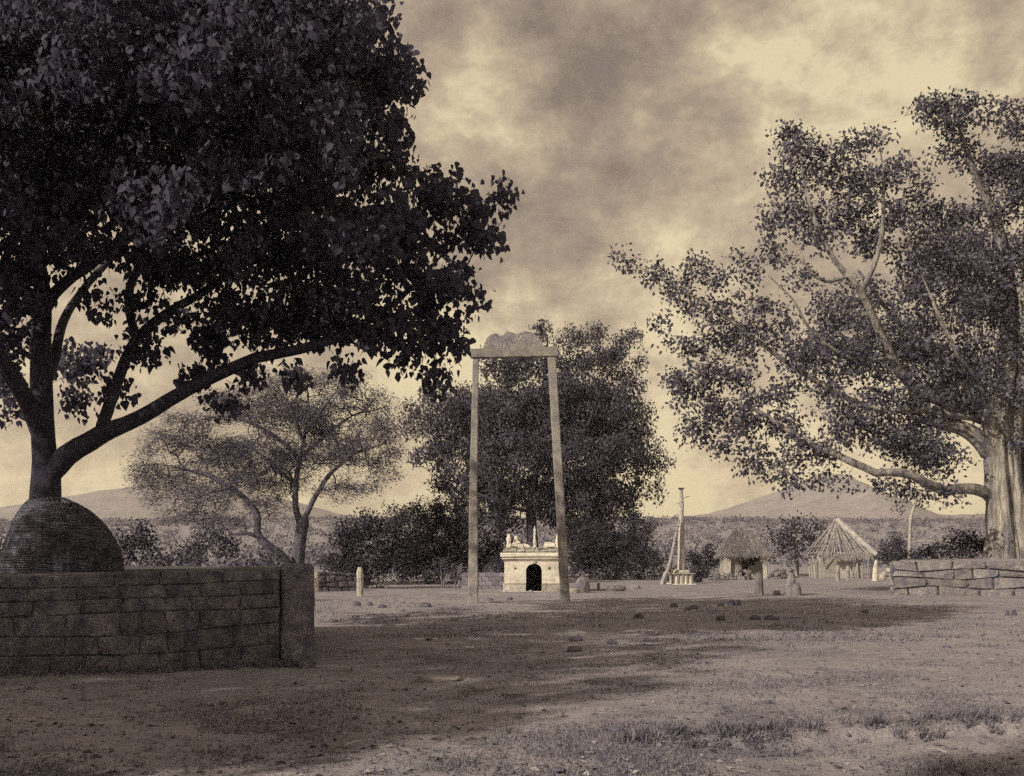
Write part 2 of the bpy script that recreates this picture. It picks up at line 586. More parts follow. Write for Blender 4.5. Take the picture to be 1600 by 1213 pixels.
class Wood:
    def __init__(self, seed):
        self.rng = np.random.default_rng(seed)
        self.P = np.zeros((200000, 3)); self.par = []; self.spec = []; self.n = 0

    def node(self, p, par, spec=0.0):
        self.P[self.n] = p
        self.par.append(par); self.spec.append(spec)
        self.n += 1
        return self.n - 1

    def limb(self, pts, r0, r1, step=0.3, wob=0.03, join=True):
        pts = [np.array(p, float) for p in pts]
        start = -1
        if self.n and join:
            dd = np.linalg.norm(self.P[:self.n] - pts[0], axis=1)
            start = int(dd.argmin())
        # Catmull-Rom through the points
        ext = [2 * pts[0] - pts[1]] + pts + [2 * pts[-1] - pts[-2]]
        path = []
        tot = sum(np.linalg.norm(pts[i + 1] - pts[i]) for i in range(len(pts) - 1))
        for i in range(1, len(ext) - 2):
            a, b, c, d = ext[i - 1:i + 3]
            k = max(2, int(np.linalg.norm(c - b) / step))
            for j in range(k):
                t = j / k
                path.append(0.5 * ((2 * b) + (-a + c) * t + (2 * a - 5 * b + 4 * c - d) * t * t + (-a + 3 * b - 3 * c + d) * t ** 3))
        path.append(pts[-1])
        prev = start
        for j, p in enumerate(path):
            t = j / (len(path) - 1)
            r = r0 * (1 - t) ** 0.8 + r1 * (1 - (1 - t) ** 0.8) if r1 < r0 else r0 + (r1 - r0) * t
            if j and 0 < t < 1:
                p = p + self.rng.normal(size=3) * wob * r0 * 3
            if j == 0 and start >= 0:
                continue
            prev = self.node(p, prev, r)
        return prev

    def grow(self, tips, step=0.4, curl=0.35, wob=0.05, up=0.0):
        base = self.P[:self.n]
        dist = np.array([np.min(((base - t) ** 2).sum(1)) for t in tips])
        ends = []
        for t in tips[np.argsort(dist)]:
            A = self.P[:self.n]
            dv = t - A
            L2 = np.sqrt((dv ** 2).sum(1))
            cost = L2 * (1.0 + up * np.clip(-dv[:, 2] / np.maximum(L2, 1e-6), 0, 1))
            q = int(cost.argmin())
            Ln = L2[q]
            if Ln < 0.05:
                ends.append(q); continue
            pq = self.par[q]
            d0 = self.P[q] - self.P[pq] if pq >= 0 else np.array([0, 0, 1.0])
            d0 = d0 / max(np.linalg.norm(d0), 1e-6)
            c = self.P[q] + d0 * curl * Ln + np.array([0, 0, 0.1 * Ln])
            k = max(1, int(Ln / step))
            prev = q
            a0 = self.P[q].copy()
            for j in range(1, k + 1):
                s = j / k
                p = a0 * (1 - s) ** 2 + 2 * c * s * (1 - s) + t * s * s
                if j < k: p = p + self.rng.normal(size=3) * wob * step
                prev = self.node(p, prev)
            ends.append(prev)
        return ends

    def radii(self, tip=0.006, e=2.35):
        n = self.n
        acc = np.zeros(n)
        r = np.zeros(n)
        for i in range(n - 1, -1, -1):
            r[i] = max(acc[i], tip ** e) ** (1 / e)
            if self.par[i] >= 0:
                acc[self.par[i]] += r[i] ** e
        sp = np.array(self.spec)
        r = np.where(sp > 0, sp, r)
        for i in range(n):
            p = self.par[i]
            if p >= 0 and sp[i] == 0:
                r[i] = min(r[i], r[p] * 0.92)
        return r

    def mesh(self, name, material, parent, tip=0.006, e=2.35, minr=0.0, flute=0.0, flare=None):
        r = self.radii(tip, e)
        n = self.n
        kids = [[] for _ in range(n)]
        for i in range(n):
            if self.par[i] >= 0: kids[self.par[i]].append(i)
        roots = [i for i in range(n) if self.par[i] < 0]
        V = []; LP = []; off = 0
        stack = [(rt, -1) for rt in roots]
        while stack:
            s, p = stack.pop()
            ch = [s]
            while kids[ch[-1]]:
                ks = sorted(kids[ch[-1]], key=lambda i: -r[i])
                stack += [(i, ch[-1]) for i in ks[1:]]
                ch.append(ks[0])
            idx = np.array(([p] if p >= 0 else []) + ch)
            if len(idx) < 2: continue
            rr = r[idx].copy()
            if p >= 0: rr[0] = rr[1]
            if rr.max() < minr: continue
            sides = 30 if rr[0] > 0.33 else 14 if rr[0] > 0.12 else 7 if rr[0] > 0.04 else 4 if rr[0] > 0.015 else 3
            P = self.P[idx]
            T = unit(np.gradient(P, axis=0))
            mt = np.abs(T).mean(0)
            ref = np.zeros(3); ref[int(mt.argmin())] = 1
            A = unit(np.cross(T, ref)); B = np.cross(T, A)
            ang = np.arange(sides) * 2 * math.pi / sides
            rad = np.repeat(rr[:, None], sides, 1)
            if flute and rr[0] > 0.1:
                zc = P[:, 2]
                rad = rad * (1 + flute * (fbm(np.cos(ang)[None, :] * 2.4 + 7 + zc[:, None] * .25 + len(idx), np.sin(ang)[None, :] * 2.4 + zc[:, None] * 0.3 + 3, 5, 3) - 0.45) * 2)
            if flare and p < 0:
                hgt = P[:, 2] - P[0, 2]
                rad = rad * (1 + flare[0] * np.exp(-hgt / flare[1]))[:, None] 
            ring = P[:, None, :] + rad[:, :, None] * (np.cos(ang)[None, :, None] * A[:, None, :] + np.sin(ang)[None, :, None] * B[:, None, :])
            V.append(ring.reshape(-1, 3))
            m = len(idx)
            i0 = (np.arange(m - 1)[:, None] * sides + np.arange(sides)[None, :])
            i1 = (np.arange(m - 1)[:, None] * sides + (np.arange(sides)[None, :] + 1) % sides)
            LP.append((np.stack([i0, i1, i1 + sides, i0 + sides], 2) + off).reshape(-1, 4))
            off += m * sides
        V = np.concatenate(V); Q = np.concatenate(LP)
        return np_mesh(name, V, Q.ravel(), np.arange(len(Q)) * 4, np.full(len(Q), 4), material, parent, smooth=True)


def scatter_leaves(rng, tips, per, rad, flat=1.0):
    n = len(tips) * per
    base = np.repeat(tips, per, 0)
    v = unit(rng.normal(size=(n, 3))) * (rng.random(n) ** 0.5)[:, None] * rad
    v[:, 2] *= flat
    return base + v


def clus(rng, k, per, w=.55):
    """one tone per spray of leaves, varied leaf by leaf"""
    return np.clip(w * np.repeat(rng.beta(1.6, 2.0, k), per) + (1 - w) * rng.beta(1.4, 2.4, k * per), 0, 1)


# ---- the big dark tree that rises from the basket
def big_left_tree():
    D = 19.0
    base = at(72, 888, D)
    t = thing('shade_tree', 'huge dark broad-leaved tree rising out of the woven basket guard', 'tree', (base.x, base.y, 1.30))
    w = Wood(11)
    A = lambda x, y, dd=0.0: np.array(at(x, y, D + dd)) - np.array(t.location)
    w.limb([A(73, 905), A(72, 860), A(70, 800), A(72, 745)], 0.288, 0.232, wob=0.004)
    w.limb([A(72, 745), A(68, 690), A(66, 610), A(63, 520), A(66, 470, .2), A(58, 400, .6), A(40, 300, .5), A(20, 160, 0)], 0.208, 0.045, wob=0.01)
    w.limb([A(68, 690), A(48, 640, -.3), A(18, 590, -.7), A(-30, 520, -1.2), A(-110, 430, -2.0), A(-200, 330, -2.5)], 0.160, 0.038, wob=0.012)
    w.limb([A(74, 745), A(105, 712), A(140, 690), A(172, 672)], 0.192, 0.150, wob=0.006)
    w.limb([A(150, 684), A(168, 640, .2), A(185, 590, .4), A(212, 530, .7), A(262, 488, 1.2), A(330, 448, 1.8), A(400, 380, 2.2), A(470, 270, 2.4)], 0.112, 0.026, wob=0.012)
    w.limb([A(172, 672), A(220, 652, -.1), A(262, 626, -.2), A(330, 590, -.3), A(400, 560, -.3), A(470, 546, -.3), A(545, 520, -.3), A(620, 470, -.2), A(690, 400, 0)], 0.136, 0.022, wob=0.01)
    w.limb([A(63, 500), A(85, 460, -.3), A(115, 432, -.8), A(160, 400, -1.5), A(230, 330, -2.5), A(330, 220, -3.5)], 0.104, 0.030, wob=0.012)
    w.limb([A(66, 610), A(85, 560, 1.0), A(100, 500, 2.2), A(140, 440, 3.6), A(230, 340, 5.0), A(330, 200, 6.0)], 0.104, 0.030, wob=0.012)
    w.limb([A(212, 530, .7), A(200, 470, .2), A(215, 420, -.4), A(260, 360, -1), A(330, 280, -1.4), A(450, 160, -1.5)], 0.080, 0.022, wob=0.012)
    w.limb([A(58, 400, .6), A(120, 300, 0), A(200, 180, -.5), A(300, 60, -.6), A(380, -80, 0)], 0.080, 0.022, wob=0.012)
    w.limb([A(18, 590, -.7), A(-10, 540, -2.5), A(-30, 440, -5), A(-10, 300, -7)], 0.096, 0.030, wob=0.012)
    w.limb([A(48, 640, -.3), A(30, 590, 2.0), A(-30, 500, 4.5), A(-60, 380, 6)], 0.088, 0.030, wob=0.012)
    rng = np.random.default_rng(5)
    lobes = [
        # right-hand outline, from the top down
        (570, 40, 66, 60, 0, 1.4), (600, 130, 68, 70, 0.4, 1.4), (612, 225, 55, 55, 0, 1.4), (650, 268, 36, 34, 0, .9), (690, 285, 40, 22, 0, .8), (736, 472, 20, 22, 0, .5), (700, 495, 34, 30, 0, .7), (520, 110, 130, 120, 0, 2.4),
        (720, 320, 60, 40, 0.3, 1.0), (778, 300, 24, 22, 0.2, .5), (785, 372, 34, 22, 0.1, .6), (745, 385, 45, 40, 0, .9), (690, 330, 70, 60, 0, 1.2),
        (712, 445, 38, 36, 0, .9), (660, 420, 75, 70, 0, 1.3), (680, 515, 38, 40, -.2, .9), (685, 568, 26, 26, -.2, .6), (640, 545, 50, 34, 0, 1.0), (716, 532, 8, 12, -.2, .3), (680, 596, 12, 10, -.2, .3),
        (600, 500, 75, 55, 0, 1.2), (560, 380, 130, 90, 0, 2.2), (500, 470, 110, 60, 0, 1.6), (560, 522, 60, 24, 0, .9), (490, 515, 50, 20, 0, .9), 
        # the dense middle
        (430, 240, 170, 120, 0, 3.0), (300, 120, 190, 130, 0, 2.6), (420, 40, 190, 90, 0, 3.2), (120, 100, 190, 130, 0, 2.6), (300, 300, 170, 90, -1.0, 3.4),
        (130, 290, 160, 90, 0, 2.6), (380, 400, 130, 60, .6, 2.2), (250, 400, 110, 45, 1.0, 2.4), (20, 300, 120, 120, 0, 2.8), (20, 430, 60, 80, -.5, 2.0),
        (120, 380, 90, 34, -1.5, 2.0), (430, 480, 80, 40, .3, 1.4), (340, 470, 60, 30, .8, 1.2), (385, 508, 65, 20, -.1, 1.0), (300, 530, 55, 20, .2, 1.0), 
        (215, 520, 34, 20, .6, .6), (190, 600, 22, 26, .6, .4), (155, 470, 26, 14, -.8, .5), (240, 470, 50, 28, 1.0, 1.2), (285, 500, 50, 30, .5, .9), (335, 565, 35, 12, 0, .5), (240, 555, 26, 18, .5, .5), (430, 520, 70, 36, 0, 1.2), (320, 520, 40, 24, .4, .8), (300, 590, 8, 8, 0, .2),
        (130, 560, 48, 42, 5.0, 1.6), (110, 620, 36, 26, 5.0, 1.2), (10, 590, 34, 46, 4.0, 1.4), (-10, 520, 60, 60, 2.0, 1.6), (15, 640, 18, 14, 3, .5),
        # little hanging sprays below the long limb
        (345, 628, 22, 6, -.4, .2), (395, 585, 6, 6, -.4, .1), (538, 580, 6, 6, -.4, .1), (462, 585, 4, 4, -.4, .1),
        # above and left of the plate, and overhead towards the viewer
        (100, -60, 260, 130, 0, 3.5), (400, -70, 200, 90, 0, 3.6), (-160, 100, 190, 200, -.5, 3.6), (-160, 380, 150, 150, -1, 3.6), (-60, -150, 250, 110, 0, 4.5),
        (40, 40, 240, 150, -2.6, 2.4), (-300, 150, 230, 230, -3.5, 2.8), (260, 60, 220, 130, -2.9, 2.0), (430, 200, 140, 110, -2.4, 1.6), (560, 350, 100, 70, -1.6, 1.4), (330, 150, 210, 130, 5.5, 2.6), (60, 200, 230, 130, 5.5, 3.0),
    ]
    tips = lobe_tips(rng, lobes, D, 9.5, 0.5)
    tips = tips - np.array(t.location)
    # skeleton only to part of the clusters (the rest hang on the same twigs)
    pick = rng.random(len(tips)) < 0.35
    w.grow(tips[pick], 0.35, 0.3, 0.05)
    w.mesh('trunk', M_BARKD, t, 0.006, 2.3, 0.0, flute=0.12)
    P = scatter_leaves(rng, tips, 42, 0.36, 0.85)
    n = len(P)
    tip = rng.normal(size=(n, 3)) * 0.42 + np.array([0, 0, -0.9])
    nrm = rng.normal(size=(n, 3)); nrm[:, 2] *= 0.5; nrm[:, 2] += 0.35
    size = np.clip(rng.lognormal(-2.28, .26, n), .05, .18)
    shade = clus(rng, len(tips), 42, .4)
    # the leaves that show largest one by one: those nearest the viewer along the outline hang as pieces of their own
    W = P + np.array(t.location)
    u = CX + W[:, 0] / W[:, 1] * F; v = HY - (W[:, 2] - EYE) / W[:, 1] * F
    edge = ((u > 300) & (u < 840) & (v > 560) & (v < 680)) | ((u > 735) & (v > 250)) | ((u > 660) & (v > 460))
    near = np.where(edge & (W[:, 1] < 19.6))[0]
    single = rng.permutation(near)[:290]
    mask = np.ones(n, bool); mask[single] = False
    leaf_mesh('crown', P[mask], size[mask], tip[mask], nrm[mask], HEART, M_LEAFD, t, shade[mask])
    me = bpy.data.meshes.new('leaf')
    me.from_pydata([tuple(q) for q in HEART[0]], [], HEART[1])
    me.materials.append(M_LEAFD)
    a = me.attributes.new('shade', 'FLOAT', 'POINT')
    a.data.foreach_set('value', np.full(len(HEART[0]), 0.4, dtype=np.float32))
    for i in single:
        T = Vector(tip[i]).normalized(); X = T.cross(Vector(nrm[i])).normalized(); Na = X.cross(T)
        o = bpy.data.objects.new('leaf', me)
        o.matrix_local = Matrix(((X.x, T.x, Na.x, P[i, 0]), (X.y, T.y, Na.y, P[i, 1]), (X.z, T.z, Na.z, P[i, 2]), (0, 0, 0, 1))) @ Matrix.Scale(float(size[i]), 4)
        o.parent = t
        COL.objects.link(o)
    return t


BIG = big_left_tree()

# the same kind of tree beside and behind the photographer: their shade falls into the foreground
def copy_tree(src, label, loc, rz, sc, group=None):
    r = thing('shade_tree', label, 'tree', loc, group, rz)
    r.scale = (sc, sc, sc)
    for c in src.children:
        if c.name.startswith('leaf'): continue
        k = c.copy()
        k.parent = r
        COL.objects.link(k)
    return r


copy_tree(BIG, 'broad-leaved shade tree standing beside the photographer, left of the picture', (-16.3, 3.4, 0), R(-35), 0.95)
copy_tree(BIG, 'broad-leaved shade tree behind the photographer shading the lower right corner', (-5.2, -7.6, 0), R(90), 1.1)


# ---- the old fig on the terrace, right
def right_tree():
    D = 47.0
    b = at(1575, 874, D)
    t = thing('fig_tree', 'old fig tree with pale fluted trunk and long low limb on the stone terrace', 'tree', (b.x, b.y, 1.34))
    O = np.array(t.location)
    A = lambda x, y, dd=0.0: np.array(at(x, y, D + dd)) - O
    w = Wood(21)
    w.limb([A(1583, 890), A(1581, 830), A(1573, 750), A(1562, 680), A(1560, 640), A(1568, 595), A(1578, 540, .4), A(1575, 450, .8), A(1560, 360, .6), A(1520, 260, 0), A(1495, 190, -.5)], 0.62, 0.03, wob=0.004)
    w.limb([A(1560, 892, -.3), A(1560, 830, -.3), A(1555, 770, -.3), A(1551, 710, -.35), A(1545, 665, -.4), A(1530, 640, -.6), A(1500, 600, -1)], 0.54, 0.16, wob=0.004, join=False)
    w.limb([A(1552, 715, -.3), A(1532, 688, -.5), A(1505, 670, -.8), A(1470, 662, -1.0), A(1420, 650, -1.4)], 0.36, 0.10, wob=0.004)
    w.limb([A(1572, 890, -.55), A(1572, 850, -.5), A(1566, 790, -.45), A(1560, 730, -.4), A(1558, 680, -.3)], 0.40, 0.28, wob=0.004, join=False)
    w.limb([A(1630, 888, .5), A(1624, 830, .5), A(1612, 760, .5), A(1606, 690, .5), A(1618, 600, .4), A(1640, 500, 0), A(1660, 400, 0)], 0.75, 0.2, wob=0.006, join=False)
    w.limb([A(1600, 890, -.4), A(1600, 840, -.35), A(1590, 780, -.25), A(1583, 720, -.1), A(1590, 640, .1), A(1600, 540, .1), A(1606, 430, 0), A(1605, 330, 0), A(1590, 220, 0)], 0.42, 0.04, wob=0.006, join=False)
    w.limb([A(1560, 800, -.3), A(1549, 778, -.4), A(1530, 766, -.7), A(1500, 764, -1.4), A(1475, 766, -2), A(1450, 756, -2.6), A(1420, 741, -3), A(1392, 738, -3.2), A(1366, 738, -3.3), A(1335, 724, -3.4), A(1300, 708, -3.4), A(1262, 692, -3.2), A(1225, 668, -3), A(1180, 640, -3), A(1120, 620, -3)], 0.28, 0.025, wob=0.01)
    w.limb([A(1553, 655), A(1520, 652, -.6), A(1480, 648, -1.2), A(1430, 640, -1.6), A(1370, 640, -2), A(1300, 610, -2.4), A(1220, 560, -2.6), A(1140, 500, -2.6), A(1060, 450, -2.4), A(985, 410, -2.2)], 0.15, 0.02, wob=0.012)
    w.limb([A(1550, 660), A(1500, 640, .6), A(1440, 612, 0), A(1410, 585, -1), A(1375, 520, -1.6), A(1345, 455, -2.2), A(1325, 432, -2.4), A(1290, 385, -2.5), A(1262, 310, -2.4), A(1250, 240, -2.2)], 0.26, 0.025, wob=0.01)
    w.limb([A(1345, 455, -2.2), A(1365, 415, -2.4), A(1378, 360, -2.2), A(1380, 280, -1.8), A(1375, 230, -1.5)], 0.11, 0.02, wob=0.012)
    w.limb([A(1325, 432, -2.4), A(1290, 440, -2.8), A(1262, 420, -3), A(1240, 370, -3)], 0.08, 0.02, wob=0.012)
    w.limb([A(1400, 560, -1.3), A(1330, 560, -2.2), A(1270, 520, -2.8), A(1240, 470, -3), A(1200, 430, -3)], 0.09, 0.02, wob=0.012)
    w.limb([A(1556, 655), A(1530, 600, -.8), A(1500, 560, -1.6), A(1470, 500, -2), A(1440, 430, -2.2)], 0.16, 0.03, wob=0.01)
    w.limb([A(1553, 660), A(1530, 620, 2.5), A(1470, 560, 5), A(1400, 500, 6.5), A(1340, 420, 7)], 0.24, 0.05, wob=0.01)
    rng = np.random.default_rng(8)
    lobes = [
        (1485, 180, 52, 44, -.5), (1455, 165, 26, 20, -.5), (1520, 175, 20, 26, -.5), (1585, 190, 36, 40, 0), (1500, 245, 40, 34, 0), (1560, 270, 46, 46, .4), (1600, 290, 40, 60, 0), (1530, 330, 40, 36, .3), (1590, 400, 40, 60, 0),
        (1240, 210, 30, 22, -2), (1265, 240, 50, 36, -2), (1215, 275, 38, 28, -2), (1320, 225, 30, 20, -2), (1300, 275, 50, 34, -2), (1240, 320, 44, 36, -2), (1375, 225, 36, 24, -1.5), (1395, 270, 36, 36, -1.5), (1350, 300, 44, 36, -1.8),
        (1395, 330, 40, 34, -1.5), (1205, 355, 30, 22, -2.4), (1275, 370, 44, 26, -2.2), (1215, 400, 28, 24, -2.4), (1370, 385, 40, 30, -1.5), (1420, 400, 30, 24, -1), (1245, 430, 30, 22, -2.4),
        (978, 400, 14, 16, -2), (1000, 425, 30, 16, -2), (1040, 440, 36, 20, -2), (1095, 412, 36, 16, -2), (1115, 440, 30, 18, -2), (1060, 470, 30, 20, -2), (1040, 500, 22, 16, -2), (1110, 480, 44, 26, -2), (1170, 470, 34, 20, -2),
        (1150, 530, 60, 34, -2.2), (1080, 540, 36, 26, -2), (1210, 510, 46, 34, -2.4), (1250, 560, 56, 34, -2.4), (1120, 585, 66, 34, -2.2), (1060, 590, 26, 26, -2), (1200, 610, 50, 24, -2.6), (1290, 600, 50, 24, -2.2),
        (1090, 640, 40, 34, -2), (1085, 680, 30, 22, -2), (1150, 650, 60, 34, -2.4), (1160, 700, 46, 20, -2.4), (1215, 660, 50, 34, -2.6), (1200, 730, 54, 24, -2.6), (1235, 752, 40, 14, -2.6), (1270, 700, 46, 34, -3), (1320, 650, 54, 40, -2.6), (1300, 745, 40, 16, -3),
        (1390, 620, 50, 40, -1.6), (1380, 680, 50, 34, -2.2), (1360, 580, 40, 24, -1.8), (1440, 640, 50, 44, -1.2), (1440, 700, 46, 34, -1.6), (1390, 755, 44, 20, -2.6), (1430, 770, 30, 16, -2.6), (1480, 775, 36, 14, -2.4), (1470, 720, 40, 30, -1.2),
        (1450, 560, 60, 44, -1.4), (1430, 480, 44, 40, -1.4), (1500, 480, 50, 50, -.8), (1480, 410, 44, 36, -.6), (1530, 560, 44, 50, -.5), (1560, 480, 46, 60, .2), (1540, 410, 40, 40, .2), (1505, 620, 30, 26, -1), (1590, 560, 34, 50, .3),
        (1300, 330, 40, 26, -2), (1340, 350, 36, 24, -1.4), (1435, 320, 30, 34, -1), (1445, 365, 34, 26, -.8), (1300, 500, 40, 26, -2.4), (1420, 440, 34, 30, -1), (1180, 430, 24, 18, -2.2), (1330, 540, 40, 24, -2), (1440, 280, 20, 24, -.8), (1480, 330, 34, 34, 0), (1290, 470, 26, 16, -2.6), (1160, 400, 20, 12, -2.2), (1555, 600, 36, 26, -1.6), (1592, 690, 20, 16, -1), (1530, 640, 22, 14, -1.6), (1600, 610, 24, 30, -.8), (1400, 540, 80, 60, 5), (1480, 600, 80, 70, 4), (1340, 480, 60, 50, 6), (1500, 420, 80, 80, 4), (1590, 640, 30, 30, 1), (1300, 560, 60, 50, 5.5), (1440, 700, 60, 40, 4),
        (1680, 480, 80, 150, 0), (1680, 280, 80, 110, 0), (1700, 640, 80, 80, 0), (1790, 440, 90, 150, 0), (1660, 180, 60, 50, 0),
    ]
    tips = lobe_tips(rng, lobes, D, 5.8, 0.5) - O
    w.grow(tips[rng.random(len(tips)) < 0.55], 0.5, 0.3, 0.06)
    w.mesh('trunk', M_BARKP, t, 0.010, 2.35, 0.0, flute=0.5, flare=(0.25, 0.8))
    P = scatter_leaves(rng, tips, 46, 0.66, 0.75)
    n = len(P)
    tip = rng.normal(size=(n, 3)) * 0.8 + np.array([0, 0, -0.55])
    nrm = rng.normal(size=(n, 3)) + np.array([0, 0, 0.6])
    leaf_mesh('crown', P, rng.uniform(0.13, 0.24, n), tip, nrm, OVAL, M_LEAFR, t, clus(rng, len(tips), 46))


right_tree()


# ---- the large drooping tree behind the swing
def centre_tree():
    D = 74.0
    b = at(836, 915, D)
    t = thing('drooping_tree', 'large dense drooping tree behind the white shrine and stone swing frame', 'tree', (b.x, b.y, 0))
    O = np.array(t.location)
    A = lambda x, y, dd=0.0: np.array(at(x, y, D + dd)) - O
    w = Wood(31)
    w.limb([A(836, 920), A(834, 870), A(831, 830), A(830, 790), A(836, 740), A(842, 680), A(850, 600), A(856, 530)], 0.40, 0.04, wob=0.01)
    w.limb([A(830, 800), A(800, 740, -1), A(770, 700, -1.5), A(745, 640, -1.5), (A(700, 620, -1.5))], 0.11, 0.02, wob=0.015)
    w.limb([A(834, 770), A(880, 720, -1), A(920, 660, -1.5), A(940, 600, -1.2), A(980, 540, -1)], 0.11, 0.02, wob=0.015)
    w.limb([A(836, 740), A(900, 740, -2), A(960, 720, -2), A(1010, 700, -1.6)], 0.11, 0.02, wob=0.015)
    w.limb([A(830, 800), A(790, 790, -1.5), A(730, 760, -2), A(680, 700, -1.5), A(650, 660, -1)], 0.11, 0.02, wob=0.015)
    w.limb([A(840, 690), A(800, 620, 1), A(780, 570, 1.5)], 0.14, 0.04, wob=0.015)
    w.limb([A(836, 740), A(880, 680, 3), A(930, 620, 4)], 0.14, 0.04, wob=0.015)
    w.limb([A(836, 740), A(790, 690, 3), A(730, 650, 4)], 0.14, 0.04, wob=0.015)
    rng = np.random.default_rng(18)
    lobes = [
        (855, 504, 20, 10), (838, 512, 12, 8), (925, 512, 14, 8), (985, 518, 12, 8), (800, 560, 50, 24), (880, 525, 26, 14), (845, 530, 18, 14), (910, 535, 34, 18), (930, 520, 14, 8), (990, 525, 14, 12), (975, 545, 30, 24), (945, 560, 40, 26), (1000, 560, 16, 16), (890, 565, 50, 26), (835, 565, 40, 22), (790, 580, 50, 26), (965, 600, 40, 24),
        (640, 640, 24, 20), (680, 630, 40, 22), (650, 668, 28, 22), (700, 660, 40, 30), (740, 630, 44, 34), (690, 705, 44, 30), (660, 700, 24, 20), (740, 700, 50, 36), (800, 640, 60, 46, -1), (860, 620, 60, 46, -1), (920, 630, 50, 44, -1), (975, 650, 44, 34), (1010, 660, 24, 22),
        (1000, 690, 36, 28), (1035, 715, 18, 10), (1010, 725, 30, 24), (960, 710, 50, 40, -1.5), (900, 700, 60, 44, -2), (840, 700, 60, 44, -2), (780, 710, 50, 40, -2), (720, 750, 44, 26, -1), (770, 770, 50, 32, -1.5), (820, 770, 40, 30, 1), (880, 770, 50, 36, -1),
        (940, 770, 50, 36, -1), (990, 765, 40, 24), (1020, 765, 18, 14), (985, 800, 34, 22), (930, 820, 50, 26), (760, 810, 40, 22), (730, 800, 30, 20), (790, 815, 34, 20, 3), (880, 815, 44, 26, 3), (850, 790, 40, 26, 4), (940, 850, 40, 30, 2), (860, 640, 90, 80, 4), (760, 660, 90, 70, 4), (950, 660, 70, 80, 4), (900, 760, 90, 60, 4), (770, 760, 80, 50, 4),
    ]
    tips = lobe_tips(rng, lobes, D, 3.4, 0.45) - O
    w.grow(tips[rng.random(len(tips)) < 0.4], 0.55, 0.3, 0.06)
    w.mesh('trunk', M_BARKD, t, 0.012, 2.35, 0.0, flute=0.2)
    P = scatter_leaves(rng, tips, 72, 0.72, 0.9)
    P[:, 2] -= np.abs(rng.normal(size=len(P))) * 0.12
    n = len(P)
    tip = rng.normal(size=(n, 3)) * 0.5 + np.array([0, 0, -0.9])
    nrm = rng.normal(size=(n, 3)) + np.array([0, -0.2, 0.3])
    leaf_mesh('crown', P, rng.uniform(0.11, 0.25, n), tip, nrm, OVAL, M_LEAFC, t, clus(rng, len(tips), 72))


centre_tree()


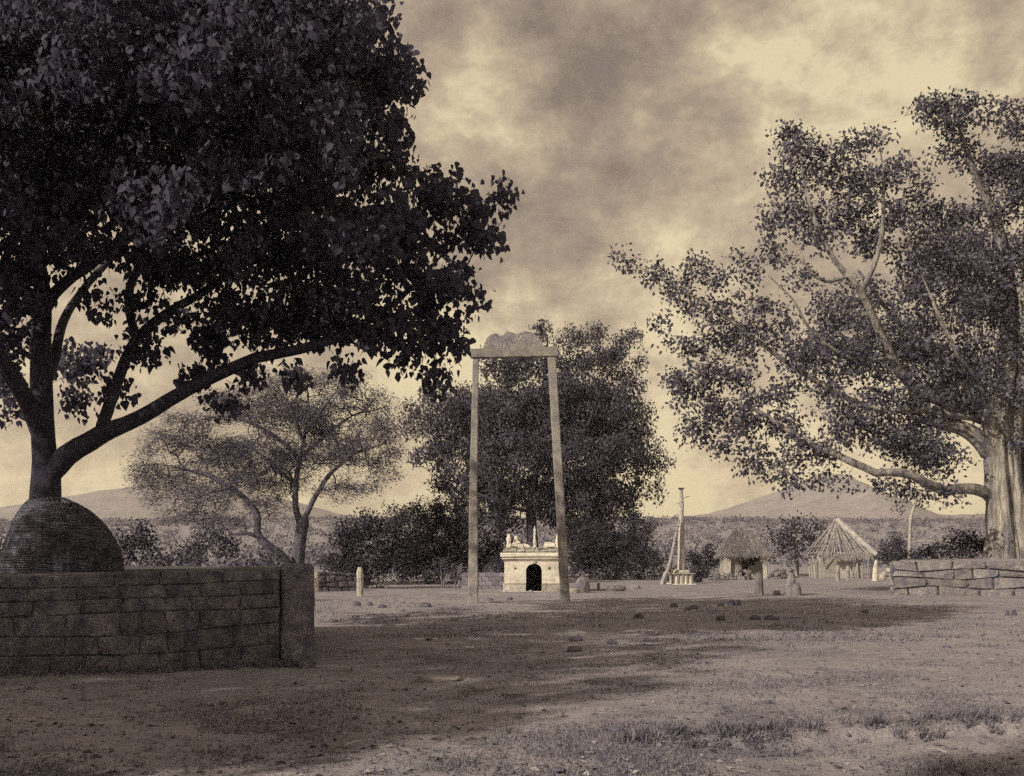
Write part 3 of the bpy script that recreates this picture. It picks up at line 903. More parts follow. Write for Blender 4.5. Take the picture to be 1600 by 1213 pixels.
# ---- the wide feathery tree beyond the left wall
def feather_tree():
    D = 56.0
    b = at(466, 925, D)
    t = thing('feathery_tree', 'wide airy feathery-leaved tree with forked trunk beyond the dark wall', 'tree', (b.x, b.y, 0))
    O = np.array(t.location)
    A = lambda x, y, dd=0.0: np.array(at(x, y, D + dd)) - O
    w = Wood(41)
    w.limb([A(466, 932), A(465, 900), A(466, 870), A(470, 835), A(474, 815)], 0.351, 0.286, wob=0.006)
    w.limb([A(472, 830), A(462, 790), A(463, 750), A(470, 715), A(476, 680), A(482, 640), A(480, 600)], 0.182, 0.019, wob=0.02)
    w.limb([A(474, 815), A(488, 785, -.3), A(500, 765, -.5), A(512, 745, -.6), A(545, 715, -.8), A(580, 700, -1), A(615, 690, -1)], 0.143, 0.016, wob=0.02)
    w.limb([A(460, 900), A(440, 868, -.6), A(415, 850, -.9), A(402, 832, -1), A(403, 808, -1), A(392, 788, -1), A(370, 770, -1), A(345, 755, -1), A(322, 742, -1), A(295, 735, -1), A(250, 725, -1)], 0.247, 0.016, wob=0.02)
    w.limb([A(405, 840, -1), A(385, 833, -1.2), A(365, 835, -1.3), A(350, 824, -1.4)], 0.117, 0.039, wob=0.02)
    w.limb([A(470, 720), A(440, 690, -.5), A(400, 665, -1), A(350, 650, -1.2), A(300, 660, -1.3)], 0.117, 0.026, wob=0.02)
    w.limb([A(470, 715), A(510, 680, .6), A(550, 650, 1), A(590, 640, 1)], 0.104, 0.026, wob=0.02)
    w.limb([A(464, 760), A(430, 730, 1.5), A(390, 700, 2.5), A(340, 690, 3)], 0.104, 0.026, wob=0.02)
    w.limb([A(474, 690), A(455, 640, -1), A(430, 600, -1.4)], 0.091, 0.026, wob=0.02)
    w.limb([A(476, 680), A(510, 630, -1), A(540, 600, -1.4)], 0.091, 0.026, wob=0.02)
    rng = np.random.default_rng(28)
    lobes = [
        (470, 588, 60, 16, 0), (600, 668, 26, 26, 0), (612, 705, 20, 22, -.5), (224, 745, 20, 24, -.8), (350, 622, 40, 16, 0), (420, 612, 50, 24, 0), (530, 606, 50, 26, 0), (580, 636, 36, 28, 0), (360, 640, 50, 30, -.6), (300, 665, 50, 26, -.8), (260, 690, 40, 28, -.8), (235, 730, 30, 28, -.8), (440, 650, 60, 32, -.4), (510, 650, 60, 32, 0), (585, 685, 36, 30, -.6),
        (330, 700, 60, 30, -.8), (400, 700, 60, 32, -.6), (270, 745, 50, 28, -.8), (240, 770, 28, 20, -.8), (320, 770, 60, 28, -1), (390, 750, 50, 30, -.6), (470, 710, 56, 34, -.8), (540, 710, 50, 34, -.6), (590, 735, 30, 24, -.6), (530, 760, 44, 22, -.5),
        (350, 810, 50, 20, -1), (280, 800, 40, 18, -1), (420, 790, 40, 20, -.6), (430, 740, 60, 40, 2.5), (350, 720, 60, 40, 2.5), (520, 690, 60, 40, 2.5), (460, 640, 70, 40, 2), (570, 760, 26, 14, -.5),
    ]
    tips = lobe_tips(rng, lobes, D, 15, 0.42) - O
    w.grow(tips, 0.3, 0.35, 0.16)
    w.mesh('trunk', M_BARKF, t, 0.018, 2.6, 0.0, flute=0.1)
    # ferny sprays: many slim leaflets drawn out sideways along flat shoots
    P = scatter_leaves(rng, tips, 66, 0.66, 0.55)
    n = len(P)
    dirs = P - np.array([0, 0, 4.0])
    tip = unit(dirs) * np.array([1, 1, .2]) + rng.normal(size=(n, 3)) * np.array([.5, .5, .35]) + np.array([-.15, 0, -0.25])
    nrm = rng.normal(size=(n, 3)) * 0.5 + np.array([0, -.3, 1.0])
    leaf_mesh('crown', P, rng.uniform(0.08, 0.20, n), tip, nrm, SLIM, M_LEAFF, t, clus(rng, len(tips), 66))


feather_tree()


def simple_tree(name, label, d, base_px, limbs, lobes, dens, per, rad, leaf, matl, bark, seed, sizes, group=None, r=(0.1, .02), template=OVAL, droop=-.3):
    b = at(base_px[0], base_px[1], d)
    z = gzf(b.x, b.y)
    t = thing(name, label, 'tree', (b.x, b.y, z), group)
    O = np.array(t.location)
    w = Wood(seed)
    for i, (pts, r0, r1) in enumerate(limbs):
        q = [np.array(at(p[0], p[1], d + (p[2] if len(p) > 2 else 0))) - O for p in pts]
        if i == 0: q[0][2] = -0.1
        w.limb(q, r0, r1, wob=0.012)
    rng = np.random.default_rng(seed)
    tips = lobe_tips(rng, lobes, d, dens * 3.0, 0.5) - O
    w.grow(tips[rng.random(len(tips)) < 0.6], 0.4, 0.3, 0.08)
    w.mesh('trunk', bark, t, 0.009, 2.35)
    P = scatter_leaves(rng, tips, per, rad, 0.8)
    n = len(P)
    tip = rng.normal(size=(n, 3)) * 0.7 + np.array([0, 0, droop])
    nrm = rng.normal(size=(n, 3)) + np.array([0, -0.1, 0.5])
    leaf_mesh('crown', P, rng.uniform(sizes[0], sizes[1], n), tip, nrm, template, matl, t, clus(rng, len(tips), per))
    return t


def bush(name, label, d, lobes, dens, per, rad, matl, seed, sizes, group=None, cat='bush'):
    """a shrub: some bare stems from the ground and a heap of leafy lobes"""
    rng = np.random.default_rng(seed)
    cx = np.mean([l[0] for l in lobes])
    b = at(cx, HY, d)
    z = gzf(b.x, b.y)
    t = thing(name, label, cat, (b.x, b.y, z), group)
    O = np.array(t.location)
    tips = lobe_tips(rng, lobes, d, dens * 5.5, 0.45) - O
    tips = tips[tips[:, 2] > 0.05]
    w = Wood(seed)
    for k in range(4):
        a = rng.uniform(-0.6, 0.6)
        x0 = rng.normal() * 0.25
        w.limb([np.array([x0, 0, -0.1]), np.array([x0 + a * .3, 0.1, .4]), np.array([x0 + a * .8, rng.normal() * .3, 1.0])], 0.05, 0.025, join=False)
    w.grow(tips[rng.random(len(tips)) < 0.35], 0.4, 0.3, 0.1)
    w.mesh('stem', M_BARKM, t, 0.008, 2.3)
    per = per * 2
    P = scatter_leaves(rng, tips, per, rad * .9, 0.85)
    P[:, 2] = np.maximum(P[:, 2], 0.03)
    n = len(P)
    tip = rng.normal(size=(n, 3)) * 0.8 + np.array([0, 0, -.1])
    nrm = rng.normal(size=(n, 3)) + np.array([0, -0.1, 0.5])
    leaf_mesh('foliage', P, rng.uniform(sizes[0], sizes[1], n) * .7, tip, nrm, OVAL, matl, t, clus(rng, len(tips), per))
    return t


S = (0.12, 0.26)
bush('dark_thicket', 'dark rounded thicket right of the feathery tree, behind the upright stone post', 52, [(560, 835, 46, 36), (535, 850, 26, 30), (600, 815, 44, 26), (590, 880, 60, 40), (545, 895, 36, 28), (620, 855, 50, 40)], 1.7, 26, .6, M_BUSH, 51, S, cat='thicket')
bush('dark_thicket', 'tall dark thicket against the left swing post', 60, [(680, 800, 44, 36), (650, 820, 40, 30), (710, 830, 44, 46), (680, 870, 56, 46), (640, 880, 50, 40), (720, 885, 40, 36), (690, 760, 30, 16)], 1.7, 26, .6, M_BUSH, 52, S, cat='thicket')
bush('dark_thicket', 'dark thicket behind the swing frame, left of the shrine', 62, [(765, 850, 34, 30), (750, 880, 36, 30), (785, 875, 30, 26), (800, 850, 30, 24)], 1.5, 26, .6, M_BUSH, 53, S, cat='thicket')
bush('dark_thicket', 'broad dark thicket right of the shrine under the drooping tree', 70, [(930, 850, 46, 40), (980, 860, 44, 40), (960, 890, 60, 28), (1010, 885, 30, 30), (900, 870, 36, 40), (1000, 830, 30, 24)], 1.7, 26, .6, M_BUSH, 54, S, cat='thicket')
bush('pale_shrub', 'pale leafy shrub between the left swing post and the shrine', 53, [(770, 885, 16, 14), (778, 868, 14, 16), (765, 902, 16, 10)], 3.2, 24, .35, M_BUSHM, 55, (0.08, .16))
bush('pale_shrub', 'small pale shrub left of the left swing post', 51.5, [(688, 885, 18, 14), (700, 895, 14, 12)], 3.0, 20, .35, M_BUSHM, 56, (0.08, .16))
bush('round_bush', 'dark bush just right of the woven basket guard', 32, [(215, 845, 34, 34), (200, 870, 34, 28), (245, 870, 30, 26), (222, 820, 16, 14)], 3.2, 24, .4, M_BUSH, 57, (0.08, .18))
bush('round_bush', 'dark bush behind the wall left of the feathery tree trunk', 36, [(325, 855, 38, 26), (345, 838, 24, 16), (300, 870, 34, 22), (360, 865, 26, 26)], 2.8, 24, .4, M_BUSH, 58, (0.08, .18))
bush('round_bush', 'small bush between the forked feathery trunk and its low limb', 46, [(410, 872, 26, 18), (430, 885, 20, 14), (395, 885, 24, 14)], 2.8, 22, .4, M_BUSH, 59, (0.08, .18))
bush('round_bush', 'dark bush left of the woven basket guard', 32, [(-5, 845, 24, 26), (-20, 865, 40, 24)], 2.6, 22, .4, M_BUSH, 60, (0.08, .18))
bush('low_scrub_bush', 'low pale bush above the far dry-stone wall', 64, [(510, 872, 24, 14), (540, 878, 26, 14), (525, 892, 30, 12)], 2.2, 22, .5, M_BUSHM, 61, S)
bush('scrub_bush', 'dark bush at the foot of the lamp column, right side', 64, [(1085, 875, 16, 20), (1080, 895, 18, 14), (1100, 900, 18, 12)], 2.2, 24, .5, M_BUSH, 62, S)
bush('scrub_bush', 'mid-grey bush left of the thatched hut', 78, [(1105, 868, 20, 22), (1122, 882, 18, 18), (1095, 890, 20, 14)], 1.8, 24, .6, M_BUSHM, 63, S)
bush('scrub_bush', 'dark bush left of the lamp column beside the leaning pole', 66, [(1032, 885, 16, 20), (1048, 897, 14, 10)], 2.0, 24, .5, M_BUSH, 64, S)
bush('scrub_bush', 'dark bush right of the open-raftered hut', 86, [(1395, 858, 20, 22), (1380, 870, 18, 16), (1412, 872, 18, 18), (1405, 845, 14, 12)], 1.8, 24, .6, M_BUSH, 65, S)
bush('scrub_bush', 'wide dark bush behind the terrace left of the fig trunk', 56, [(1500, 855, 40, 20), (1470, 862, 30, 14), (1530, 848, 30, 20), (1545, 862, 20, 14)], 2.0, 24, .5, M_BUSH, 66, S)
bush('scrub_bush', 'low dark bush behind the terrace beside the slim pale tree', 58, [(1440, 868, 26, 12), (1415, 872, 18, 12)], 2.0, 24, .5, M_BUSH, 67, S)

simple_tree('round_tree', 'round-crowned dark tree between the two huts', 92, (1245, 897), [([(1245, 897), (1246, 880), (1244, 868), (1240, 850)], .16, .08)],
            [(1225, 835, 26, 18), (1250, 822, 32, 16), (1275, 835, 22, 22), (1240, 850, 34, 16), (1265, 855, 26, 14)], 1.3, 24, .7, OVAL, M_BUSH, M_BARKM, 71, (.16, .32))
simple_tree('small_tree', 'small spreading tree with pale forked trunk in front of the round tree', 76, (1243, 903), [([(1243, 903), (1243, 888), (1240, 878), (1232, 870)], .13, .06), ([(1240, 878), (1250, 872), (1258, 866)], .06, .04)],
            [(1230, 870, 22, 8), (1250, 868, 24, 8), (1240, 862, 20, 8)], 1.8, 20, .5, OVAL, M_BUSHM, M_BARKP, 72, (.12, .24))
simple_tree('slim_tree', 'slim pale-stemmed young tree behind the terrace wall under the fig limb', 60, (1421, 905), [([(1421, 905), (1421, 870), (1422, 830), (1424, 805), (1431, 785), (1432, 770)], .11, .06), ([(1424, 808), (1416, 790), (1405, 775)], .05, .02), ([(1431, 790), (1442, 776), (1450, 765)], .05, .02)],
            [(1412, 790, 18, 10), (1432, 778, 24, 12), (1400, 802, 12, 6), (1445, 792, 14, 8), (1420, 765, 24, 10)], 2.0, 20, .45, OVAL, M_LEAFR, M_PALE2, 73, (.1, .2))


# ------------------------------------------------------------------ scrub and grass
def scrub():
    rng = np.random.default_rng(99)
    n = 5200
    y = 95 + (rng.random(n) ** 0.8) * 320
    x = rng.uniform(-0.62, 0.62, n) * y
    keep = ~((y < 125) & (x > 10) & (x < 36))
    x, y = x[keep], y[keep]
    n = len(x)
    z = gz(x, y)
    sz = rng.uniform(0.5, 1.5, n) ** 1.3
    per = 26
    base = np.repeat(np.stack([x, y, z], 1), per, 0)
    s = np.repeat(sz, per)
    v = unit(rng.normal(size=(len(base), 3))) * (rng.random(len(base)) ** .4)[:, None]
    v[:, 2] = np.abs(v[:, 2]) * 1.0
    P = base + v * s[:, None] * np.array([1.2, 1.2, 1.0])
    m = len(P)
    o = leaf_mesh('scrub', P, s * rng.uniform(.25, .55, m), rng.normal(size=(m, 3)), rng.normal(size=(m, 3)) + np.array([0, 0, .6]), OVAL, M_SCRUB, None, np.clip(np.repeat(rng.random(n), per) * .6 + rng.random(m) * .4, 0, 1))
    tag(o, 'low dry scrub covering the rising plain below the hill', 'scrub', kind='stuff')


scrub()


def grass():
    rng = np.random.default_rng(7)
    n = 300000
    # even over the plate: density falls with distance
    d = 6.5 / (1 - rng.random(n) * (1 - 6.5 / 58))
    x = rng.uniform(-0.52, 0.52, n) * d
    patch = fbm(x * .9, d * .9, 41) + 0.35 * fbm(x * .15, d * .15, 43)
    keep = (rng.random(n) < ss(0.60, 0.84, patch) * 1.0 + 0.03)
    # not on the terrace and not on the swing's stones
    keep &= ~((x < -2.72 - .18 * (d - 16)) & (d > 14.4 + (x + 6.4) * 0.41) & (d < 25))
    x, d = x[keep], d[keep]
    n = len(x)
    z = gz(x, d)
    hgt = rng.uniform(0.018, 0.055, n) * (1 + 0.9 * (d > 20))
    tip = rng.normal(size=(n, 3)) * 0.75 + np.array([0, 0, 0.8])
    tip[:, 2] = np.abs(tip[:, 2]) + .15
    nrm = rng.normal(size=(n, 3))
    sh = np.clip(rng.beta(1.8, 2.0, n), 0, 1)
    wide = (np.array([(-.13, 0, 0), (.13, 0, 0), (0.0, 1, .2)], float), [(0, 1, 2)])
    o = leaf_mesh('grass', np.stack([x, d, z - .004], 1), hgt, tip, nrm, wide, M_GRASS, None, sh)
    tag(o, 'short dry cropped grass over the open ground', 'grass', kind='stuff')
    # longer tufts along the little eroded bank and a few elsewhere
    t = unit((BANK1 - BANK0)[None, :])[0]
    nb = np.array([-t[1], t[0]])
    m = 170
    al = rng.uniform(0.7, 7.5, m)
    off = rng.normal(size=m) * 0.10 + 0.02
    cx = BANK0[0] + t[0] * al + nb[0] * off; cy = BANK0[1] + t[1] * al + nb[1] * off
    e = 260
    ex = rng.uniform(-.5, .5, e); ey = 7.5 / (1 - rng.random(e) * (1 - 7.5 / 45)); ex = ex * ey
    ok = ~((ex < -2.5) & (ey > 13.5) & (ey < 26))
    cx = np.concatenate([cx, ex[ok]]); cy = np.concatenate([cy, ey[ok]])
    wf = 150
    wx = rng.uniform(-7.4, -2.7, wf); wy = 14.4 + (wx + 6.4) * .4167 - np.abs(rng.normal(size=wf)) * .22 - .06
    cx = np.concatenate([cx, wx]); cy = np.concatenate([cy, wy])
    per = 26
    big = np.concatenate([np.ones(m), np.full(ok.sum(), .6), np.full(wf, 1.1)]) * rng.uniform(.6, 1.2, len(cx))
    bx = np.repeat(cx, per) + rng.normal(size=len(cx) * per) * .035
    by = np.repeat(cy, per) + rng.normal(size=len(cx) * per) * .035
    k = len(bx)
    tip = rng.normal(size=(k, 3)) * 0.4 + np.array([0, 0, 1.0])
    bz = gz(bx, by)
    thin = (np.array([(-.035, 0, 0), (.035, 0, 0), (.025, .6, .05), (0.0, 1, .22)], float), [(0, 1, 2, 3)])
    o = leaf_mesh('grass_tufts', np.stack([bx, by, bz - .01], 1), np.repeat(big, per) * rng.uniform(.05, .125, k), tip, rng.normal(size=(k, 3)), thin, M_GRASS, None, rng.beta(1.5, 2.2, k))
    tag(o, 'longer grass tufts along the eroded bank edge', 'grass', kind='stuff')


grass()


def litter():
    rng = np.random.default_rng(23)
    n = 5000
    d = 7.0 / (1 - rng.random(n) * (1 - 7.0 / 36))
    x = rng.uniform(-0.5, 0.5, n) * d
    keep = ~((x < -2.6) & (d > 14.0) & (d < 26)) & (rng.random(n) < .35 + .65 * ss(0.4, .7, fbm(x * .5, d * .5, 61)))
    x, d = x[keep], d[keep]
    n = len(x)
    tip = rng.normal(size=(n, 3)) * np.array([1, 1, .12]); nrm = rng.normal(size=(n, 3)) * .35 + np.array([0, 0, 1])
    o = leaf_mesh('leaf_litter', np.stack([x, d, gz(x, d) + .012], 1), rng.uniform(.03, .10, n), tip, nrm, OVAL, M_LITTER, None, rng.random(n))
    tag(o, 'dry fallen leaves strewn over the trodden ground', 'leaf litter', kind='stuff')


litter()


def gravel():
    rng = np.random.default_rng(17)
    n = 5200
    d = 6.8 / (1 - rng.random(n) * (1 - 6.8 / 55))
    x = rng.uniform(-0.5, 0.5, n) * d
    keep = ~((x < -2.6) & (d > 14.0) & (d < 26))
    x, d = x[keep], d[keep]
    n = len(x)
    sz = rng.lognormal(-5.0, .5, n) * (1 + d / 40)
    oc = np.array([(1, 0, 0), (0, 1, 0), (-1, 0, 0), (0, -1, 0), (0, 0, .8), (0, 0, -.6)], float)
    tf = [(0, 1, 4), (1, 2, 4), (2, 3, 4), (3, 0, 4), (1, 0, 5), (2, 1, 5), (3, 2, 5), (0, 3, 5)]
    tip = rng.normal(size=(n, 3)) * np.array([1, 1, .2]); nrm = rng.normal(size=(n, 3)) * .2 + np.array([0, 0, 1])
    o = leaf_mesh('gravel', np.stack([x, d, gz(x, d) + sz * .2], 1), sz, tip, nrm, (oc, tf), M_GRAVEL, None, rng.random(n))
    tag(o, 'small stones and clods strewn over the bare ground', 'gravel', kind='stuff')


gravel()


# ------------------------------------------------------------------ stone walls
def quad_stone(name, c, nrm_axis, depth, seed, material, parent, bulge=0.03, sub=True):
    """one wall stone: c = its four front corners (low left, low right, top right, top left) in 3-D, pushed back by depth"""
    rr = random.Random(seed)
    c = [Vector(q) for q in c]
    n = nrm_axis
    ctr = sum(c, Vector()) / 4
    ring = []
    # an uneven outline of 8 points: corners knocked off, sides bowed
    for i in range(4):
        a, b = c[i], c[(i + 1) % 4]
        ring.append(a.lerp(ctr, rr.uniform(0.01, 0.09)))
        ring.append(a.lerp(b, rr.uniform(0.4, 0.6)).lerp(ctr, rr.uniform(-0.02, 0.035)))
    back = [p - n * depth for p in ring]
    edge = [p + n * rr.uniform(-0.004, 0.006) for p in ring]
    size = min((c[1] - c[0]).length, (c[3] - c[0]).length)
    inner = [p.lerp(ctr, min(0.3, 0.035 / max(size, .05) * rr.uniform(.7, 1.5))) + n * bulge * rr.uniform(0.6, 1.3) for p in ring]
    mid = [ctr + n * bulge * rr.uniform(.7, 1.5)]
    v = back + edge + inner + mid
    f = []
    for k in range(8):
        k2 = (k + 1) % 8
        f += [(k, k2, 8 + k2, 8 + k), (8 + k, 8 + k2, 16 + k2, 16 + k), (16 + k, 16 + k2, 24)]
    f.append(tuple(reversed(range(8))))
    o = mesh_obj(name, v, f, material, parent)
    return o


def left_wall():
    # front line of the wall on the ground
    a, b = Vector((-6.4, 14.4, 0)), Vector((-3.16, 15.75, 0))
    u = (b - a).normalized()
    nrm = Vector((u.y, -u.x, 0))
    t = thing('stone_wall', 'dark coursed rubble retaining wall in the left foreground, in tree shade', 'wall', (a.x, a.y, 0))

    def hit(px, py):
        # plate position to the wall's front plane
        dirv = Vector(((px - CX) / F, 1, (HY - py) / F))
        k = (a - Vector((0, 0, 0))).dot(nrm) / dirv.dot(nrm)
        return Vector((dirv.x * k, dirv.y * k, EYE + dirv.z * k)) - a
    yb = [  # course lines, plate y at x = 0, 187, 260, 375, 437
        (903, 897, 894, 890, 888), (921, 917, 914, 909, 906), (942, 935, 934, 931, 928), (966, 957, 955, 953, 949), (996, 995, 990, 978, 972), (1026, 1024, 1021, 1011, 1006), (1062, 1056, 1054, 1048, 1044)]
    xk = (0, 187, 260, 375, 437)
    cuts = [
        [-420, -330, -250, -140, -60, 81, 178, 250, 295, 348, 412, 437],
        [-420, -350, -230, -160, -70, 42, 119, 187, 259, 313, 375, 437],
        [-420, -310, -240, -130, -40, 50, 127, 191, 228, 259, 298, 347, 375, 437],
        [-420, -360, -260, -180, -90, 22, 102, 187, 222, 259, 312, 375, 437],
        [-420, -340, -230, -150, -60, 31, 100, 153, 219, 262, 364, 419, 437],
        [-420, -330, -250, -170, -80, 28, 78, 134, 188, 250, 312, 375, 437]]

    def yline(k, x):
        if x < 0:
            return yb[k][0] + (yb[k][0] - yb[k][1]) / 187 * -x * 0.9
        return float(np.interp(x, xk, yb[k]))
    rr = random.Random(4)
    for k in range(6):
        cs = cuts[k]
        for i in range(len(cs) - 1):
            x0, x1 = cs[i] + 0.25, cs[i + 1] - 0.25
            g = 0.3
            sk = rr.uniform(-4, 4); sk2 = rr.uniform(-4, 4)
            c = [hit(x0 + sk, yline(k + 1, x0) - g), hit(x1 + sk2, yline(k + 1, x1) - g), hit(x1 - sk2, yline(k, x1) + g), hit(x0 - sk, yline(k, x0) + g)]
            if k == 5:
                for q in (0, 1): c[q].z = -0.05
            if k == 0:
                c[2].z += rr.uniform(-.03, .025); c[3].z += rr.uniform(-.03, .025)
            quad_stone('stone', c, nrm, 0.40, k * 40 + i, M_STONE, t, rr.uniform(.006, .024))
    # packed earth core set back behind the joints
    core = MB()
    p0, p1 = hit(-420, 900), hit(437, 888)
    p0.z = p1.z = 0
    off = nrm * -0.02
    q = [p0 + off, p1 + off, p1 + nrm * -0.5, p0 + nrm * -0.5]
    v = [(p.x, p.y, -0.1) for p in q] + [(p.x, p.y, h) for p, h in zip(q, (1.13, 1.26, 1.26, 1.13))]
    core.add(v, [(0, 3, 2, 1), (4, 5, 6, 7), (0, 1, 5, 4), (1, 2, 6, 5), (2, 3, 7, 6), (3, 0, 4, 7)])
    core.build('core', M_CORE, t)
    # side return running back from the pillar
    R0 = hit(437, 888) + u * 0.42
    R0.z = 0
    bk = Vector((-0.18, 1, 0)).normalized()
    sn = Vector((bk.y, -bk.x, 0))
    zc = [0, .24, .46, .68, .88, 1.08, 1.26]
    for k in range(6):
        s = 0.3
        i = 0
        while s < 7.0:
            ln = rr.uniform(.45, .9)
            A0 = R0 + bk * s; B0 = R0 + bk * (s + ln - .012)
            c = [Vector((A0.x, A0.y, zc[k] - (.05 if k == 0 else 0))), Vector((B0.x, B0.y, zc[k] - (.05 if k == 0 else 0))), Vector((B0.x, B0.y, zc[k + 1] - .012)), Vector((A0.x, A0.y, zc[k + 1] - .012))]
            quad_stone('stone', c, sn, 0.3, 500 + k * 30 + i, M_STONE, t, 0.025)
            s += ln; i += 1
    core2 = MB()
    q = [R0 + bk * .25 - sn * .03, R0 + bk * 7.2 - sn * .03, R0 + bk * 7.2 - sn * .4, R0 + bk * .25 - sn * .4]
    core2.add([(p.x, p.y, -.1) for p in q] + [(p.x, p.y, 1.23) for p in q], [(0, 3, 2, 1), (4, 5, 6, 7), (0, 1, 5, 4), (1, 2, 6, 5), (2, 3, 7, 6), (3, 0, 4, 7)])
    core2.build('core', M_CORE, t)
    # the earth the wall holds up
    T = MB()
    g = 14
    P00 = a + p0 - nrm * 0.3; P10 = a + R0 - sn * .25 + bk * .3
    P11 = a + R0 + bk * 7.2 - sn * .25; P01 = P00 + Vector((-2.5, 9, 0))
    vs_ = []
    for j in range(g + 1):
        for i in range(g + 1):
            s, r_ = i / g, j / g
            p = P00.lerp(P10, s).lerp(P01.lerp(P11, s), r_)
            h = 1.15 + 0.10 * s * (1 - r_) + 0.13 * r_ + 0.03 * (float(fbm(np.array(p.x * 1.5), np.array(p.y * 1.5), 2)) - .5)
            vs_.append((p.x, p.y, h))
    fs = [(j * (g + 1) + i, j * (g + 1) + i + 1, (j + 1) * (g + 1) + i + 1, (j + 1) * (g + 1) + i) for j in range(g) for i in range(g)]
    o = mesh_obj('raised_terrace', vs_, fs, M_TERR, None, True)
    tag(o, kind='structure')
    # the standing pillar that ends the wall
    pc = a + hit(437, 888) + u * 0.255 - nrm * 0.16
    mb = MB()
    prof = [(-.15, .50, .50), (0.0, .50, .50), (0.35, .485, .49), (0.7, .46, .47), (1.05, .45, .46), (1.30, .45, .46), (1.365, .43, .44), (1.385, .34, .36)]
    vv = []
    ca = u; cb = -nrm
    rp = random.Random(9)
    ns, nr = 28, 30
    zk = [q[0] for q in prof]
    for j in range(nr + 1):
        z = -.15 + (1.385 + .15) * j / nr
        wd = float(np.interp(z, zk, [q[1] for q in prof])); dp = float(np.interp(z, zk, [q[2] for q in prof]))
        for k in range(ns):
            an = 2 * math.pi * k / ns + math.pi / ns
            c_, s_ = math.cos(an), math.sin(an)
            e_ = (abs(c_) ** 7 + abs(s_) ** 7) ** (-1 / 7)
            nz = float(fbm(np.array(c_ * 2.2 + z * 2.0 + 5), np.array(s_ * 2.2 + z * 3.1), 14, 4)) - .47
            chip = max(0.0, float(vnoise(np.array(an * 3.0), np.array(z * 6.0), 8)) - .72) * .16 * (abs(c_ * s_) > .3)
            q_ = e_ * .5 * (1 + .16 * nz - chip)
            p = ca * (c_ * q_ * wd) + cb * (s_ * q_ * dp)
            vv.append((p.x, p.y, z + (.05 * nz if j == nr else 0)))
    ff = [(i * ns + k, i * ns + (k + 1) % ns, (i + 1) * ns + (k + 1) % ns, (i + 1) * ns + k) for i in range(nr) for k in range(ns)]
    ff.append(tuple(range(nr * ns, (nr + 1) * ns)))
    o = mesh_obj('stone_pillar', vv, ff, M_STONE, None)
    o.location = (pc.x, pc.y, 0)
    tag(o, 'dark squared stone pillar ending the left foreground wall', 'pillar')
    return t


left_wall()
add_rock('foot_stone', 'rough stone wedged at the foot of the dark pillar', 'stone', 478, 1046, 30, 34, M_STONE, 301, depth=15.35)


# ------------------------------------------------------------------ basket guard round the big tree
def basket():
    D = 18.6
    c = at(98, 888, D)
    t = thing('basket_guard', 'woven wicker basket guard, dome-shaped, round the foot of the big tree', 'basket', (c.x, c.y, 1.17))
    Rb, Hh = 0.98, 1.34
    # dome profile; its neck leans towards the trunk
    tx, ty = at(72, 780, 19.0).x - c.x, 0.36

    def prof(s):
        # s 0 bottom .. 1 top
        r = Rb * (1 - s ** 1.75) ** 0.56 * (1 - .04 * (1 - s))
        return max(r, 0.0), Hh * s
    smax = 0.955
    n_st = 34
    for i in range(n_st):
        a = 2 * math.pi * i / n_st
        pts = []
        for j in range(15):
            s = j / 14 * smax
            r, z = prof(s)
            k = s ** 3
            pts.append((r * math.cos(a) + tx * k * .9, r * math.sin(a) + ty * k * .9, z))
        MB().tube(pts, [0.008] * 15, 4).build('stake', M_WICKER, t)
    # weavers in and out of the stakes, in bands so that no band is one mesh for all
    rr = random.Random(3)
    rows = 88
    mb = None
    for k in range(rows):
        s = 0.012 + 0.92 * (k / (rows - 1)) ** 0.86
        if mb is None or k % 12 == 0:
            if mb: mb_o = mb.build('weave', M_WICKER, t); mb_o['kind'] = 'stuff'
            mb = MB()
        pts = []
        m = n_st * 2
        ph = rr.uniform(-.2, .2)
        # the top rows are broken: open lattice on the right of the trunk
        a0, a1 = 0, 2 * math.pi
        if k > rows - 14 and k % 3: a0, a1 = rr.uniform(0.3, 1.0), rr.uniform(5.3, 6.0)
        if k > rows - 6: a0, a1 = rr.uniform(1.2, 1.8), rr.uniform(4.6, 5.2)
        for j in range(m + 1):
            a = a0 + (a1 - a0) * j / m
            inout = 0.011 if (int(round(a / (2 * math.pi) * n_st)) + k) % 2 else -0.008
            r, z = prof(s)
            r += inout + rr.uniform(-.004, .004)
            kk = s ** 3
            pts.append((r * math.cos(a) + tx * kk * .9, r * math.sin(a) + ty * kk * .9, z + rr.uniform(-.003, .003) + .003 * math.sin(3 * a + k * .1)))
        mb.tube(pts, 0.0112, 3, cap=True)
    o = mb.build('weave', M_WICKER, t); o['kind'] = 'stuff'
    # stray twig ends at the sides
    for i in range(26):
        a = rr.choice((0, math.pi)) + rr.uniform(-.5, .5) - (0.3)
        s = rr.uniform(.05, .6)
        r, z = prof(s)
        p = Vector((r * math.cos(a), r * math.sin(a), z))
        q = p + Vector((math.cos(a) * rr.uniform(.03, .07), math.sin(a) * .03, rr.uniform(-.02, .04)))
        MB().tube([p, q], [.009, .005], 4).build('twig_end', M_WICKER, t)


basket()


